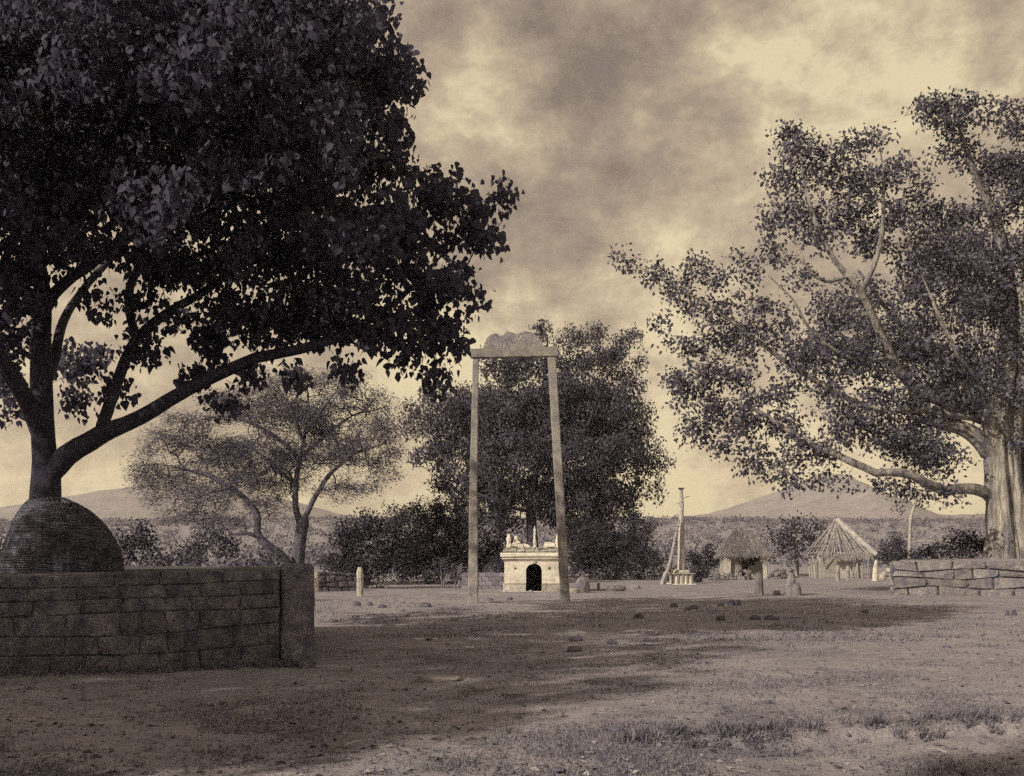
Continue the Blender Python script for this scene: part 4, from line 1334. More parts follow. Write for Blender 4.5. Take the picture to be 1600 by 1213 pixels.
# ------------------------------------------------------------------ the stone swing frame
def swing():
    D = 36.0
    m = D / F
    x0 = (803 - CX) * m
    t = thing('swing_frame', 'tall stone swing frame of two tapering posts and a carved lintel', 'gateway', (x0, D, 0))
    X = lambda px: (px - 803) * m
    Z = lambda py: EYE + (HY - py) * m

    def post(rows, seed):
        rr = random.Random(seed)
        mb = MB()
        v = []
        dep = .30
        for py, xl, xr in rows:
            z = Z(py)
            w = X(xr) - X(xl); cx = (X(xl) + X(xr)) / 2
            dd = dep * (w / .31) ** .6
            for sx, sy in ((-.5, -.42), (-.42, -.5), (.42, -.5), (.5, -.42), (.5, .42), (.42, .5), (-.42, .5), (-.5, .42)):
                v.append((cx + sx * w + rr.uniform(-.006, .006), sy * dd + rr.uniform(-.008, .008), z))
        n = 8
        f = [(i * n + k, i * n + (k + 1) % n, (i + 1) * n + (k + 1) % n, (i + 1) * n + k) for i in range(len(rows) - 1) for k in range(n)]
        f += [tuple(reversed(range(n))), tuple(range((len(rows) - 1) * n, len(rows) * n))]
        mb.add(v, f)
        return mb.build('post', M_GRANITE, t)

    def interp_rows(keys, k=22):
        ys = np.linspace(keys[0][0], keys[-1][0], k)
        kk = sorted(keys)
        return [(y, float(np.interp(y, [q[0] for q in kk], [q[1] for q in kk])), float(np.interp(y, [q[0] for q in kk], [q[2] for q in kk]))) for y in ys]
    post(interp_rows([(950, 731.3, 747.3), (900, 732, 747), (753, 733.6, 745.8), (690, 735.6, 746.6), (558, 739, 748.2)]), 1)
    post(interp_rows([(950, 876, 890.8), (850, 871.5, 885.6), (700, 863.5, 877), (558, 855.8, 868.4)]), 2)
    # lintel, a little lower at its left end
    mb = MB()
    v = []
    rr = random.Random(7)
    k = 16
    for i in range(k + 1):
        px = 735.8 + (870.4 - 735.8) * i / k
        lo = 559.5 - 2.0 * i / k; hi = 546.5 - 3.5 * i / k
        for yy, zz_ in ((-.17, lo), (-.17, hi), (.17, hi), (.17, lo)):
            v.append((X(px), yy + rr.uniform(-.006, .006), Z(zz_) + rr.uniform(-.008, .008)))
    f = [(i * 4 + q, i * 4 + (q + 1) % 4, (i + 1) * 4 + (q + 1) % 4, (i + 1) * 4 + q) for i in range(k) for q in range(4)]
    f += [(3, 2, 1, 0), (k * 4, k * 4 + 1, k * 4 + 2, k * 4 + 3)]
    mb.add(v, f)
    mb.build('lintel', M_GRANITE, t)
    # crest with a scalloped, worn top
    top = [(755, 545.5), (757.5, 536), (761, 529), (765, 524.8), (770, 523), (775, 521.8), (781, 525.5), (786, 525), (792, 518.2), (797, 520), (802, 521.5), (808, 523.5), (813, 520), (818, 518.8), (824, 519), (831, 520.5), (838, 525), (844, 531), (848, 537), (850, 543.5)]
    n = len(top)
    v = []
    for yy in (-.12, .12):
        v += [(X(p), yy, Z(q)) for p, q in top]
        v += [(X(p), yy, Z(546.5 - 3.0 * i / n) + 0.004 - .03) for i, (p, q) in enumerate(top)]
    f = []
    for i in range(n - 1):
        f.append((i, i + 1, n + i + 1, n + i))
        f.append((2 * n + i + 1, 2 * n + i, 3 * n + i, 3 * n + i + 1))
        f.append((i + 1, i, 2 * n + i, 2 * n + i + 1))
    f += [(0, n, 3 * n, 2 * n), (n - 1, 3 * n - 1, 4 * n - 1, 2 * n - 1)]
    MB().add(v, f).build('crest', M_STONE_R, t, bevel=0.015)


swing()


# ------------------------------------------------------------------ the little white shrine
def shrine():
    D = 47.4
    m = D / F
    X = lambda px: (px - 834.3) * m
    Z = lambda py: EYE + (HY - py) * m
    t = thing('white_shrine', 'small whitewashed shrine with arched doorway and broken roof figures', 'shrine', ((834.3 - CX) * m, D, 0))
    zt = Z(876)
    hw = X(880.6)
    dep = 2.3
    # front wall with an arched opening
    dl, dr, sp, ap = X(822), X(846.6), Z(891.5), Z(881.3)
    arch = [(dl, Z(927)), (dl, sp)]
    for i in range(1, 12):
        a = math.pi * (1 - i / 12)
        arch.append(((dl + dr) / 2 + math.cos(a) * (dr - dl) / 2, sp + math.sin(a) * (ap - sp)))
    arch += [(dr, sp), (dr, Z(927))]
    zb = -0.06
    arch[0] = (dl, zb); arch[-1] = (dr, zb)
    outer = []
    for (x, z) in arch:
        # matching outline point straight up or sideways
        outer.append((x, zt))
    mb = MB()
    n = len(arch)
    y0, y1 = 0.0, 0.38
    v = [(x, y0, z) for x, z in arch] + [(x, y0, zt) for x, z in arch] + [(x, y1, z) for x, z in arch] + [(x, y1, zt) for x, z in arch]
    f = []
    for i in range(n - 1):
        if arch[i][0] != arch[i + 1][0]:
            f.append((i, i + 1, n + i + 1, n + i))
            f.append((2 * n + i + 1, 2 * n + i, 3 * n + i, 3 * n + i + 1))
        f.append((i, 2 * n + i, 2 * n + i + 1, i + 1))
    mb.add(v, f)
    mb.box(-hw, dl, y0, y1, zb, zt)
    mb.box(dr, hw, y0, y1, zb, zt)
    mb.build('front_wall', M_PALE, t)
    w = MB()
    w.box(-hw, -hw + .35, y1 - .01, dep, zb, zt - .003); w.box(hw - .35, hw, y1 - .01, dep, zb, zt - .003)
    w.build('side_wall', M_PALE, t)
    MB().box(-hw + .35, hw - .35, dep - .3, dep - .002, zb, zt - .003).build('back_wall', M_INSHADE, t)  # coloured near-black: the shade behind the doorway is painted in
    # plinth band, two pilaster strips at the corners, cornice mouldings
    for xa, xb in ((-hw - .05, dl - .01), (dr + .01, hw + .05)):
        MB().box(xa, xb, -.045, 0.02, zb, Z(913.5)).build('plinth', M_PALE2, t, bevel=.008, jitter=.006)
        MB().box(xa, xb, -.03, .02, Z(912.8), Z(911.4)).build('plinth_band', M_PALE2, t, bevel=.004, jitter=.004)
    levels = [(876.2, 873.6, .05), (873.4, 870.0, .10), (869.8, 864.5, .17), (864.3, 862.6, .12), (862.4, 858.5, .06), (858.3, 854.8, -.02)]
    rs = random.Random(31)
    for k, (a, b, e) in enumerate(levels):
        if k >= 4:
            xs_ = sorted([-hw - e] + [(-hw - e) + (2 * (hw + e)) * (i + rs.uniform(-.3, .3)) / 8 for i in range(1, 8)] + [hw + e])
            MB().box(-hw - e + .3, hw + e - .3, .3, dep + e, Z(a), Z(b) - .01).build('roof_slab', M_PALE2, t)
            for i in range(8):
                hh = (Z(b) - Z(a)) * rs.uniform(.55, 1.12) if k == 5 else (Z(b) - Z(a))
                MB().box(xs_[i] + .004, xs_[i + 1] - .004, -e + rs.uniform(0, .05), .29, Z(a) + .002, Z(a) + hh).build('parapet_block', M_PALE2, t, bevel=.02, jitter=.018, seed=k * 10 + i)
            continue
        q = MB()
        q.box(-hw - e, hw + e, -e, dep + e, Z(a), Z(b))
        q.build('cornice_course', M_PALE if k in (0, 1, 2) else M_PALE2, t, bevel=.018, sub=2, jitter=.014, seed=k)
    # keystone ornament and dark triangles on the wall face, painted shade of triangular niches (lamp holes)
    MB().frustum(0.0, -.02, Z(880.6), Z(876.6), .11, .07, .16, .09).build('keystone', M_PALE2, t, bevel=.01)
    for px, s in ((805.2, 1.0), (858.4, 1.25)):
        x = X(px); zc = Z(888)
        a = .055 * s
        MB().add([(x - a, -.006, zc - a * .8), (x + a, -.006, zc - a * .8), (x + a * .25, -.006, zc + a), (x - a, .03, zc - a * .8), (x + a, .03, zc - a * .8), (x + a * .25, .03, zc + a)], [(0, 1, 2), (3, 5, 4), (0, 3, 4, 1), (1, 4, 5, 2), (2, 5, 3, 0)]).build('niche_shade', M_INSHADE, t)
    MB().box(dl - .02, dr + .02, -.10, .3, -.05, Z(924)).build('threshold', M_PALE2, t, bevel=.01)
    # roof figures and fallen pieces, each apart
    zr = Z(854.8)

    def lump(name, prof, px, y=.2, matl=M_PALE, sides=8, sx=1.0):
        mb = MB().lathe(0, 0, [(r_ * m, (HY - 0) * 0 + h * m) for r_, h in prof], sides)
        o = mb.build(name, matl, t, jitter=.012, seed=int(px))
        o.location = (X(px), y, zr - .01)
        o.scale = (sx * 1.15, .9, 1.15)
        return o
    lump('finial', [(2.6, 0), (2.4, 3), (2.9, 6), (2.2, 9), (1.5, 12), (1.3, 15), (1.9, 18), (1.5, 21), (1.9, 24), (1.0, 27), (.3, 29)], 835.6)
    lump('seated_figure', [(3.4, 0), (3.2, 3), (2.8, 7), (3.5, 10), (3.0, 13), (1.8, 14), (1.9, 16.5), (.4, 18)], 795.2)
    lump('seated_figure', [(4.0, 0), (4.0, 5), (3.0, 9), (2.4, 12), (1.3, 15)], 806.5, y=.45)
    lump('seated_figure', [(4.0, 0), (3.6, 5), (3.0, 10), (2.4, 14), (1.2, 17)], 872)
    for px0, px1, h0, h1, tl in ((799, 817, 0, 5, .13), (818, 827, 0, 4.2, .2), (850.5, 868, 0, 4.6, -.05), (800, 812, 5.2, 8.0, -.22), (851, 866, 4.8, 7.2, .04)):
        o = MB().box(-(px1 - px0) / 2 * m, (px1 - px0) / 2 * m, -.16, .16, 0, (h1 - h0) * m)  .build('broken_block', M_PALE, t, bevel=.015, jitter=.012, seed=int(px0))
        o.location = (X((px0 + px1) / 2), .28, zr + h0 * m - .005)
        o.rotation_euler = (0, tl, 0.08)


shrine()


# ------------------------------------------------------------------ lamp column
def column():
    D = 60.0
    m = D / F
    cxp = 1064.5
    X = lambda px: (px - cxp) * m
    Z = lambda py: EYE + (HY - py) * m
    t = thing('lamp_column', 'slender pale stone lamp column on a panelled pedestal', 'column', ((cxp - CX) * m, D, 0))
    MB().frustum(0, 0, -.1, Z(912), 43.5 * m, 1.36, 40 * m, 1.34).build('base_step', M_PALE, t, bevel=.02, jitter=.01)
    MB().frustum(0, 0, Z(912), Z(897.2), 33 * m, 1.1, 31 * m, 1.05).build('pedestal', M_PALE, t, bevel=.01)
    for px in (1049.2, 1056.8, 1071.5, 1078.8, 1064.2):
        MB().box(X(px) - 1.5 * m, X(px) + 1.5 * m, -.60, -.51, Z(911.6), Z(897.6)).build('pedestal_pilaster', M_GRANITE, t, bevel=.01)
    for sx in (-1, 1):
        for yy in (-.4, 0, .4):
            MB().box(sx * .50, sx * .565, yy - .05, yy + .05, Z(911.6), Z(897.6)).build('pedestal_pilaster', M_GRANITE, t, bevel=.008)
    MB().box(-19.5 * m, 19.5 * m, -.66, .66, Z(897.2), Z(895.6)).build('pedestal_cap', M_PALE2, t, bevel=.008)
    MB().frustum(0, 0, Z(895.2), Z(890.5), 24 * m, .8, 20 * m, .68).build('collar', M_PALE2, t, bevel=.02, jitter=.01)
    sh = MB()
    v = []
    rows = np.linspace(890.6, 786, 14)
    for y in rows:
        w = float(np.interp(y, [786, 800, 830, 890], [8.4, 6.8, 9.0, 12.0])) * m
        for k in range(8):
            a = math.pi / 8 + k * math.pi / 4
            v.append((w / 2 * 1.08 * math.cos(a), w / 2 * 1.08 * math.sin(a), Z(y)))
    f = [(i * 8 + k, i * 8 + (k + 1) % 8, (i + 1) * 8 + (k + 1) % 8, (i + 1) * 8 + k) for i in range(13) for k in range(8)] + [tuple(range(104, 112))]
    sh.add(v, f)
    sh.build('shaft', M_MUD, t, jitter=.006)
    cp = MB().lathe(0, 0, [(3.5 * m, Z(786.2)), (4.2 * m, Z(784)), (2.8 * m, Z(781)), (3.0 * m, Z(776)), (2.2 * m, Z(772)), (2.6 * m, Z(768)), (2.0 * m, Z(766))], 8)
    cp.build('capital', M_MUD, t, jitter=.008)
    MB().frustum(0, 0, Z(766.2), Z(762.5), 5.0 * m, .16, 10 * m, .34).build('top_bracket', M_WOOD, t, bevel=.01)
    MB().tube([(X(1060), -.1, Z(786)), (X(1059), -.2, Z(787)), (X(1056.5), -.3, Z(788.5))], .02, 4).build('bracket_arm', M_WOOD, t)
    MB().tube([(X(1066), -.1, Z(780)), (X(1072), -.15, Z(777)), (X(1076), -.15, Z(775.5))], .02, 4).build('bracket_arm', M_WOOD, t)
    # the pole that leans on it
    b = at(1036, 914, 59.1); e = at(1063, 813, 59.72)
    p = thing('leaning_pole', 'long weathered pole leaning against the lamp column from the left', 'pole', (b.x, b.y, 0))
    dv = e - b
    pts = []
    for i in range(9):
        s = i / 8
        q = dv * s
        pts.append((q.x + .05 * math.sin(s * 5), q.y, q.z * 1.0 - .03 if i == 0 else q.z))
    MB().tube(pts, [.10, .095, .09, .085, .08, .075, .07, .06, .05], 7).build('shaft', M_POLE, p, jitter=.004)
    MB().tube([Vector(pts[0]) + Vector((-.07, -.05, 0)), Vector(pts[2]) * .75 + Vector((-.06, -.05, 0))], [.13, .12], 6).build('splint', M_POLE, p, jitter=.01)
    for s in (.82, .9):
        q = dv * s
        MB().tube([q + Vector((-.11, -.08, .02)), q + Vector((.14, -.09, -.03))], .016, 4).build('lashing', M_WOOD, p)


column()


# ------------------------------------------------------------------ huts
def thatch_hut():
    D = 74.0
    m = D / F
    X = lambda px: (px - 1170) * m
    Z = lambda py: max(-.1, EYE + (HY - py) * m)
    gz0 = 0
    t = thing('thatched_hut', 'squat hut with steep shaggy thatched roof and dark open front', 'hut', ((1170 - CX) * m, D, 0))
    rng = random.Random(12)
    # roof: an uneven four-sided cone with a rounded surface and a ragged eave
    seg, rows = 36, 12
    v = []
    apx = (X(1163), 1.5, Z(818))
    for j in range(rows + 1):
        s = j / rows
        for i in range(seg):
            a = 2 * math.pi * i / seg
            sq = 1 / max(abs(math.cos(a)), abs(math.sin(a))) ** 0.55
            rx, ry = 43.5 * m * sq, 1.75 * sq
            bow = s ** 0.92
            x = apx[0] * (1 - s) + math.cos(a) * rx * bow * .95 + rng.uniform(-.035, .035)
            y = 1.5 + math.sin(a) * ry * bow + rng.uniform(-.035, .035)
            z = apx[2] + (Z(868.5) - apx[2]) * s + rng.uniform(-.04, .04) - (.07 * rng.random() if j == rows else 0)
            v.append((x, y, z))
    f = [(j * seg + i, (j + 1) * seg + i, (j + 1) * seg + (i + 1) % seg, j * seg + (i + 1) % seg) for j in range(rows) for i in range(seg)]
    roof = MB().add(v, f)
    ro = roof.build('roof', M_THATCH, t)
    # straw on it
    rg = np.random.default_rng(3)
    n = 9000
    a = rg.uniform(0, 2 * math.pi, n); s = rg.random(n) ** .6
    sq = 1 / np.maximum(np.abs(np.cos(a)), np.abs(np.sin(a))) ** .55
    bow = s ** .92
    P = np.stack([apx[0] * (1 - s) + np.cos(a) * 43.5 * m * sq * bow * .94, 1.5 + np.sin(a) * 1.76 * sq * bow, apx[2] + (Z(868) - apx[2]) * s + .03], 1)
    out = np.stack([np.cos(a) * sq, np.sin(a) * sq, -1.15 + 0 * a], 1)
    straw = (np.array([(-.04, 0, 0), (.04, 0, 0), (0.01, 1, .1)], float), [(0, 1, 2)])
    so = leaf_mesh('straw', P, rg.uniform(.22, .5, n), out + rg.normal(size=(n, 3)) * .22, rg.normal(size=(n, 3)), straw, M_STRAW, ro, rg.beta(2, 2.2, n))
    so['kind'] = 'stuff'
    # walls, posts
    zt = Z(866)
    MB().box(X(1134), X(1144), .35, .75, -.1, zt).build('wall_pier', M_MUD, t, bevel=.03, jitter=.02)
    MB().box(X(1189), X(1200), .1, .5, -.1, zt).build('wall_pier', M_MUD, t, bevel=.03, jitter=.02, seed=2)
    MB().box(X(1136), X(1196), 2.3, 2.6, -.1, zt).build('back_wall', M_MUD, t)
    MB().box(X(1136), X(1139), .75, 2.3, -.1, zt).build('side_wall', M_MUD, t)
    MB().box(X(1193), X(1196), .62, 2.3, -.1, zt).build('side_wall', M_MUD, t)
    MB().box(X(1144), X(1157), .62, .8, -.1, zt - .02).build('front_wall', M_MUD, t, jitter=.015)
    MB().box(X(1174), X(1188), 1.2, 1.4, -.1, Z(884)).build('low_wall', M_PALE2, t, bevel=.03, jitter=.02)
    for px in (1159, 1160.8):
        MB().tube([(X(px), .6, -.1), (X(px + .6), .62, zt)], [.045, .035], 5).build('post', M_POLE, t)
    MB().tube([(X(1130), .33, zt + .02), (X(1204), .3, zt + .02)], .05, 5).build('eave_pole', M_WOOD, t)
    # poles hanging over the roof
    MB().tube([(X(1196), -.25, Z(838)), (X(1214), -.45, Z(863))], .03, 4).build('roof_pole', M_WOOD, t)


thatch_hut()


def rafter_hut():
    D = 76.0
    m = D / F
    cxp = 1323
    X = lambda px: (px - cxp) * m
    Z = lambda py: max(-.1, EYE + (HY - py) * m)
    t = thing('rafter_hut', 'hut with bare pole rafters rising to a point and no thatch', 'hut', ((cxp - CX) * m, D, 0))
    apex = Vector((X(1318.5), 1.9, Z(811)))
    ze = Z(868)
    rr = random.Random(6)
    hw, hd = 45 * m, 1.9
    yc = 1.9
    cnt = 0

    def rafter(e, r=.032):
        top = apex + Vector((rr.uniform(-.12, .12), rr.uniform(-.12, .12), rr.uniform(-.05, .16)))
        mid = top.lerp(e, .5) + Vector((rr.uniform(-.05, .05), 0, rr.uniform(-.05, .05)))
        MB().tube([top, mid, e], [r * .75, r, r * 1.1], 5).build('rafter', M_POLE, t)
    for i in range(18):                                        # front slope
        s = i / 17
        rafter(Vector((-hw + 2 * hw * s + rr.uniform(-.04, .04), yc - hd - rr.uniform(-.05, .08), ze + rr.uniform(-.08, .05))), rr.uniform(.022, .036))
    for i in range(5):                                         # back slope
        s = i / 4
        rafter(Vector((-hw + 2 * hw * s, yc + hd, ze + rr.uniform(-.05, .05))))
    for sx in (-1, 1):
        for i in range(1, 4):
            rafter(Vector((sx * hw, yc - hd + 2 * hd * i / 4, ze + rr.uniform(-.05, .05))))
    # battens
    for s in (.52, .74, .93):
        z = apex.z + (ze - apex.z) * s
        for (xa, ya, xb, yb) in ((-1, -1, 1, -1), (1, -1, 1, 1), (1, 1, -1, 1), (-1, 1, -1, -1)):
            p = Vector((apex.x + (xa * hw - apex.x) * s, yc + ya * hd * s - .04 * (ya < 0), z)); q = Vector((apex.x + (xb * hw - apex.x) * s, yc + yb * hd * s - .04 * (yb < 0), z + rr.uniform(-.06, .06)))
            MB().tube([p, p.lerp(q, .5) + Vector((0, 0, -.03)), q], .02, 4).build('batten', M_POLE, t)
    # the rolled thatch left on the right hip, and the fringe at the front eave
    hip0 = apex + Vector((.06, -.08, .02)); hip1 = Vector((hw + .05, yc - hd - .05, ze + .02))
    pts = [hip0.lerp(hip1, i / 10) + Vector((rr.uniform(-.03, .03), 0, rr.uniform(-.03, .03))) for i in range(11)]
    MB().tube(pts, [.14, .20, .23, .22, .2, .2, .19, .18, .18, .17, .14], 9).build('thatch_roll', M_POLE, t, jitter=.025)
    fr = MB()
    for i in range(140):
        x = -hw * .93 + 2 * hw * .93 * rr.random()
        top = Vector((x, yc - hd + .12, ze + rr.uniform(.1, .22)))
        bot = top + Vector((rr.uniform(-.1, .1), -.14, -rr.uniform(.26, .5)))
        fr.tube([top, bot], [.04, .018], 3)
    o = fr.build('eave_thatch', M_POLE, t); o['kind'] = 'stuff'
    # piers, posts, and the things under the roof
    MB().box(X(1281), X(1291.5), .25, .8, -.1, ze).build('mud_pier', M_MUD, t, bevel=.04, jitter=.03)
    MB().box(X(1345), X(1352.5), .4, .9, -.1, ze).build('mud_pier', M_MUD, t, bevel=.04, jitter=.03, seed=3)
    MB().box(X(1284), X(1352), 3.0, 3.3, -.1, ze - .25).build('back_wall', M_MUD, t, jitter=.02)
    MB().box(X(1314), X(1338), .75, 1.0, -.1, ze - .05).build('inner_wall', M_MUD, t, bevel=.03, jitter=.03)
    for px, y, lean in ((1356.5, .05, 1), (1343, .3, -2), (1340, .4, 3), (1275, .1, -5), (1268, .3, -4), (1271, .2, -3), (1363, .3, 0)):
        MB().tube([(X(px), y, -.1), (X(px + lean * .4), y, ze * .5), (X(px + lean), y, ze)], [.06, .055, .045], 6).build('post', M_POLE, t)
    MB().tube([(-hw, yc - hd + .15, ze + .02), (hw, yc - hd + .12, ze + .03)], .06, 6).build('eave_pole', M_POLE, t)


rafter_hut()


# ------------------------------------------------------------------ standing stones
def upright(label, px, ytop, ybot, wpx, d, seed, matl=M_GRANITE, lean=0.0, taper=.75, name='standing_stone', top='round', waist=0.0):
    m = d / F
    h = (HY - ytop) * m + EYE
    w = wpx * m
    rr = random.Random(seed)
    v = []
    rows = 9
    n = 8
    for j in range(rows):
        s = j / (rows - 1)
        ww = w * (1 - (1 - taper) * s) * (1 - waist * math.sin(s * math.pi))
        if s > .85 and top == 'round': ww *= (.86 if s < 1 else .5)
        for k in range(n):
            a = math.pi / 8 + 2 * math.pi * k / n
            rx = ww / 2 * 1.08 * (1 + rr.uniform(-.07, .07)); ry = ww / 2 * .8 * (1 + rr.uniform(-.07, .07))
            v.append((rx * math.cos(a) + lean * s * h, ry * math.sin(a), -.12 + (h + .12) * s + rr.uniform(-.012, .012) * (s < 1)))
    f = [(i * n + k, i * n + (k + 1) % n, (i + 1) * n + (k + 1) % n, (i + 1) * n + k) for i in range(rows - 1) for k in range(n)] + [tuple(range((rows - 1) * n, rows * n))]
    o = mesh_obj(name, v, f, matl)
    x = (px - CX) * m
    o.location = (x, d, gzf(x, d))
    tag(o, label, 'standing stone')
    return o


upright('pale upright stone post, wider at the head, right of the dark pillar', 562.5, 886.5, 932, 9.5, 42.2, 1, M_PALE2, .0, 1.25, waist=.05)
upright('tall grey squared standing stone before the thatched hut', 1187, 877.5, 930, 13, 43.5, 2, M_STONE_R, -.03, .82, top='flat')
upright('leaning white stone post beside the open-raftered hut', 1367, 875, 908, 8.5, 67.5, 3, M_PALE, .06, .7)
upright('short grey stone post in front of the open-raftered hut', 1309, 883, 908, 7, 67.5, 4, M_GRANITE, 0, 1.0)
upright('second short grey post beneath the bare rafters', 1325, 884, 906, 5.5, 70, 5, M_GRANITE, 0, .9)
upright('stubby grey stone post right of the shrine', 935, 911, 922, 5, 50, 6, M_GRANITE, 0, .9, top='flat')
upright('grey post at the left end of the right-hand terrace', 1398.5, 902, 928, 5, 45.2, 7, M_GRANITE, 0, .9, top='flat')
# seated carved stone: broad base, rounded shoulder, small head
def carved_stone():
    D = 43.2
    m = D / F
    x = (1237 - CX) * m
    t = thing('carved_stone', 'rough carved stone like a seated animal on the open ground', 'carved stone', (x, D, gzf(x, D)))
    prof = [(15, 0), (14.2, 8), (13.2, 16), (9.5, 22), (7.4, 28), (6.6, 33), (5.2, 38), (4.6, 42), (2.0, 44)]
    o = MB().lathe(0, 0, [(r_ * m, h * m - .06) for r_, h in prof], 10).build('body', M_STONE_R, t, jitter=.03, seed=4)
    o.scale = (.78, .6, 1)
    o = MB().lathe(0, 0, [(6.2 * m, -.05), (6.0 * m, 12 * m), (4.8 * m, 18 * m), (2.0 * m, 20.5 * m)], 8).build('foreleg', M_STONE_R, t, jitter=.02, seed=5)
    o.location = (6.5 * m, -.2, 0)
    o = MB().lathe(0, 0, [(2.6 * m, 0), (3.4 * m, 2.5 * m), (2.6 * m, 5 * m), (.8 * m, 6 * m)], 7).build('head', M_STONE_R, t, jitter=.015, seed=6)
    o.location = (-3.6 * m, -.05, 38 * m)


carved_stone()

# ------------------------------------------------------------------ loose rocks on the ground
rk = [
    (558, 947, 13, 8, 'first dark stone right of the pillar, below the upright stone post'), (577, 946, 12, 6, 'small dark stone next right of the first one below the upright post'),
    (598, 950, 16, 7, 'dark stone third in the row below the upright post'), (665, 949, 20, 8, 'long dark stone left of the left swing post'),
    (765, 940, 13, 6, 'dark stone just right of the left swing post'), (797, 938, 11, 5, 'dark flattish stone in front of the shrine corner'),
    (900, 1002, 22, 9, 'dark rounded rock in the tree shade, right of centre'), (898, 1018, 26, 10, 'dark low rock just below another in the central tree shade'), (955, 1006, 20, 8, 'dark rock in the shade right of the paired rocks'),
    (999, 966, 20, 9, 'dark stone at the shadow edge left of the scattered stones'), (1053, 949, 14, 7, 'small stone left in the scatter below the lamp column'), (1075, 953, 10, 6, 'tiny pale-topped stone in the scatter below the lamp column'),
    (1085, 951, 18, 7, 'flat dark stone in the scatter below the lamp column'), (1126, 948, 12, 7, 'dark stone left of the pair of tall stones'), (1142, 947, 12, 11, 'left one of two upright dark lumps below the huts'),
    (1153, 947, 12, 10, 'right one of two upright dark lumps below the huts'), (1127, 970, 18, 9, 'dark stone inside the shadow below the paired lumps'), (1180, 968, 22, 7, 'flat dark stone in shadow, left of the longest one'), (1206, 969, 26, 8, 'longest flat dark stone near the tip of the shadow'),
    (1574, 963, 8, 10, 'left of two small dark stones near the right edge'), (1585, 963, 9, 10, 'right of two small dark stones near the right edge'),
    (960, 1142, 30, 8, 'dark flat stone alone in the lit foreground'), (872, 1204, 30, 9, 'dark stone at the bottom edge of the ground'), (1352, 958, 16, 6, 'small grey stone at the very tip of the tree shadow'),
    (630, 957, 7, 5, 'tiny dark pebble left of the left swing post'), (670, 1001, 12, 4, 'low dark stone in shade right of the pillar'), (1480, 1012, 14, 4, 'flat dark stone on the lit ground at right'), (1446, 1063, 12, 4, 'small flat stone on the lit slope at lower right'),
]
for i, (px, py, w_, h_, lb) in enumerate(rk):
    add_rock('rock', lb, 'rock', px, py, w_, h_, M_ROCK, 400 + i, 'loose stones scattered on the ground')
for i, (px, py, w_, h_, lb) in enumerate([(685, 1064, 78, 16, 'largest pale flat slab in the grass, left of three'), (752, 1080, 56, 20, 'middle pale slab of three, wedge shaped'), (803, 1088, 44, 14, 'right-hand small pale slab of three in the grass')]):
    add_rock('flat_slab', lb, 'slab', px, py, w_, h_, M_SLAB, 470 + i, 'pale slabs in the grass', flat=.25, dpf=.75)
add_rock('boulder', 'large rounded boulder beside the shrine behind the right swing post', 'boulder', 909, 921, 28, 26, M_STONE_R, 481, depth=46.8)
add_rock('block_stone', 'squared pale block in front of the boulder beside the shrine', 'block', 897, 922, 20, 12, M_PALE2, 482, depth=46.0, flat=.4)
add_rock('boulder', 'low broken boulder right of the stubby post', 'boulder', 963, 922, 34, 16, M_STONE_R, 483, depth=48.5, flat=.4)
add_rock('boulder', 'low stone at the foot of the dark thicket right of the shrine', 'boulder', 990, 922, 22, 7, M_STONE_R, 484, depth=52)
add_rock('boulder', 'small rock on the shrine threshold', 'rock', 829, 926.5, 9, 4, M_STONE_R, 485, depth=46.9)
add_rock('pale_stone', 'pale slab of stone on lit ground between the swing posts', 'slab', 778, 941.5, 38, 4, M_PALE2, 486, flat=.2)
add_rock('block_stone', 'stone block right of the tall squared standing stone', 'block', 1209, 931, 22, 12, M_STONE_R, 487, depth=43.5, flat=.4)


# ------------------------------------------------------------------ far and right-hand walls
def rubble_wall(name, label, p0, p1, h, courses, seed, matl, lmin, lmax, depth=.4, bulge=.03, hvar=0.0, corem=None):
    """a dry-stone wall from p0 to p1 (ground points, seen face to the right-hand normal of p0->p1)"""
    p0, p1 = Vector(p0), Vector(p1)
    u = (p1 - p0).normalized()
    n = Vector((u.y, -u.x, 0))
    ln = (p1 - p0).length
    t = thing(name, label, 'wall', (p0.x, p0.y, 0))
    rr = random.Random(seed)
    hs = [0]
    for k in range(courses): hs.append(hs[-1] + rr.uniform(.7, 1.3))
    hs = [q / hs[-1] * h for q in hs]

    def zl(k, s):
        if k == 0: return -.1
        return hs[k] + (.06 * h * math.sin(s * 1.7 + k * 2.1 + seed) if k < courses else hvar * math.sin(s * 2.3 + seed))
    cnt = 0
    for k in range(courses):
        s = -rr.uniform(0, lmin * .3)
        while s < ln:
            l_ = rr.uniform(lmin, lmax)
            a, b = max(s, 0), min(s + l_, ln)
            if b - a > .08:
                g = .012
                j = [rr.uniform(-.05, .05) for _ in range(4)]
                q = [(a + g + j[0], zl(k, a) + g), (b - g + j[1], zl(k, b) + g), (b - g - j[1], zl(k + 1, b) - g), (a + g - j[0], zl(k + 1, a) - g)]
                c = [u * x + Vector((0, 0, z)) for x, z in q]
                quad_stone('stone', c, n, depth, seed * 1000 + cnt, matl, t, bulge * rr.uniform(.5, 1.4))
                cnt += 1
            s += l_
    q = [Vector((0, 0, 0)) - n * .05 + u * .02, u * (ln - .02) - n * .05, u * (ln - .02) - n * (depth + .05), -n * (depth + .05) + u * .02]
    zt = h * .93 - hvar
    MB().add([(p.x, p.y, -.1) for p in q] + [(p.x, p.y, zt) for p in q], [(0, 3, 2, 1), (4, 5, 6, 7), (0, 1, 5, 4), (1, 2, 6, 5), (2, 3, 7, 6), (3, 0, 4, 7)]).build('core', corem or M_CORE, t)
    return t


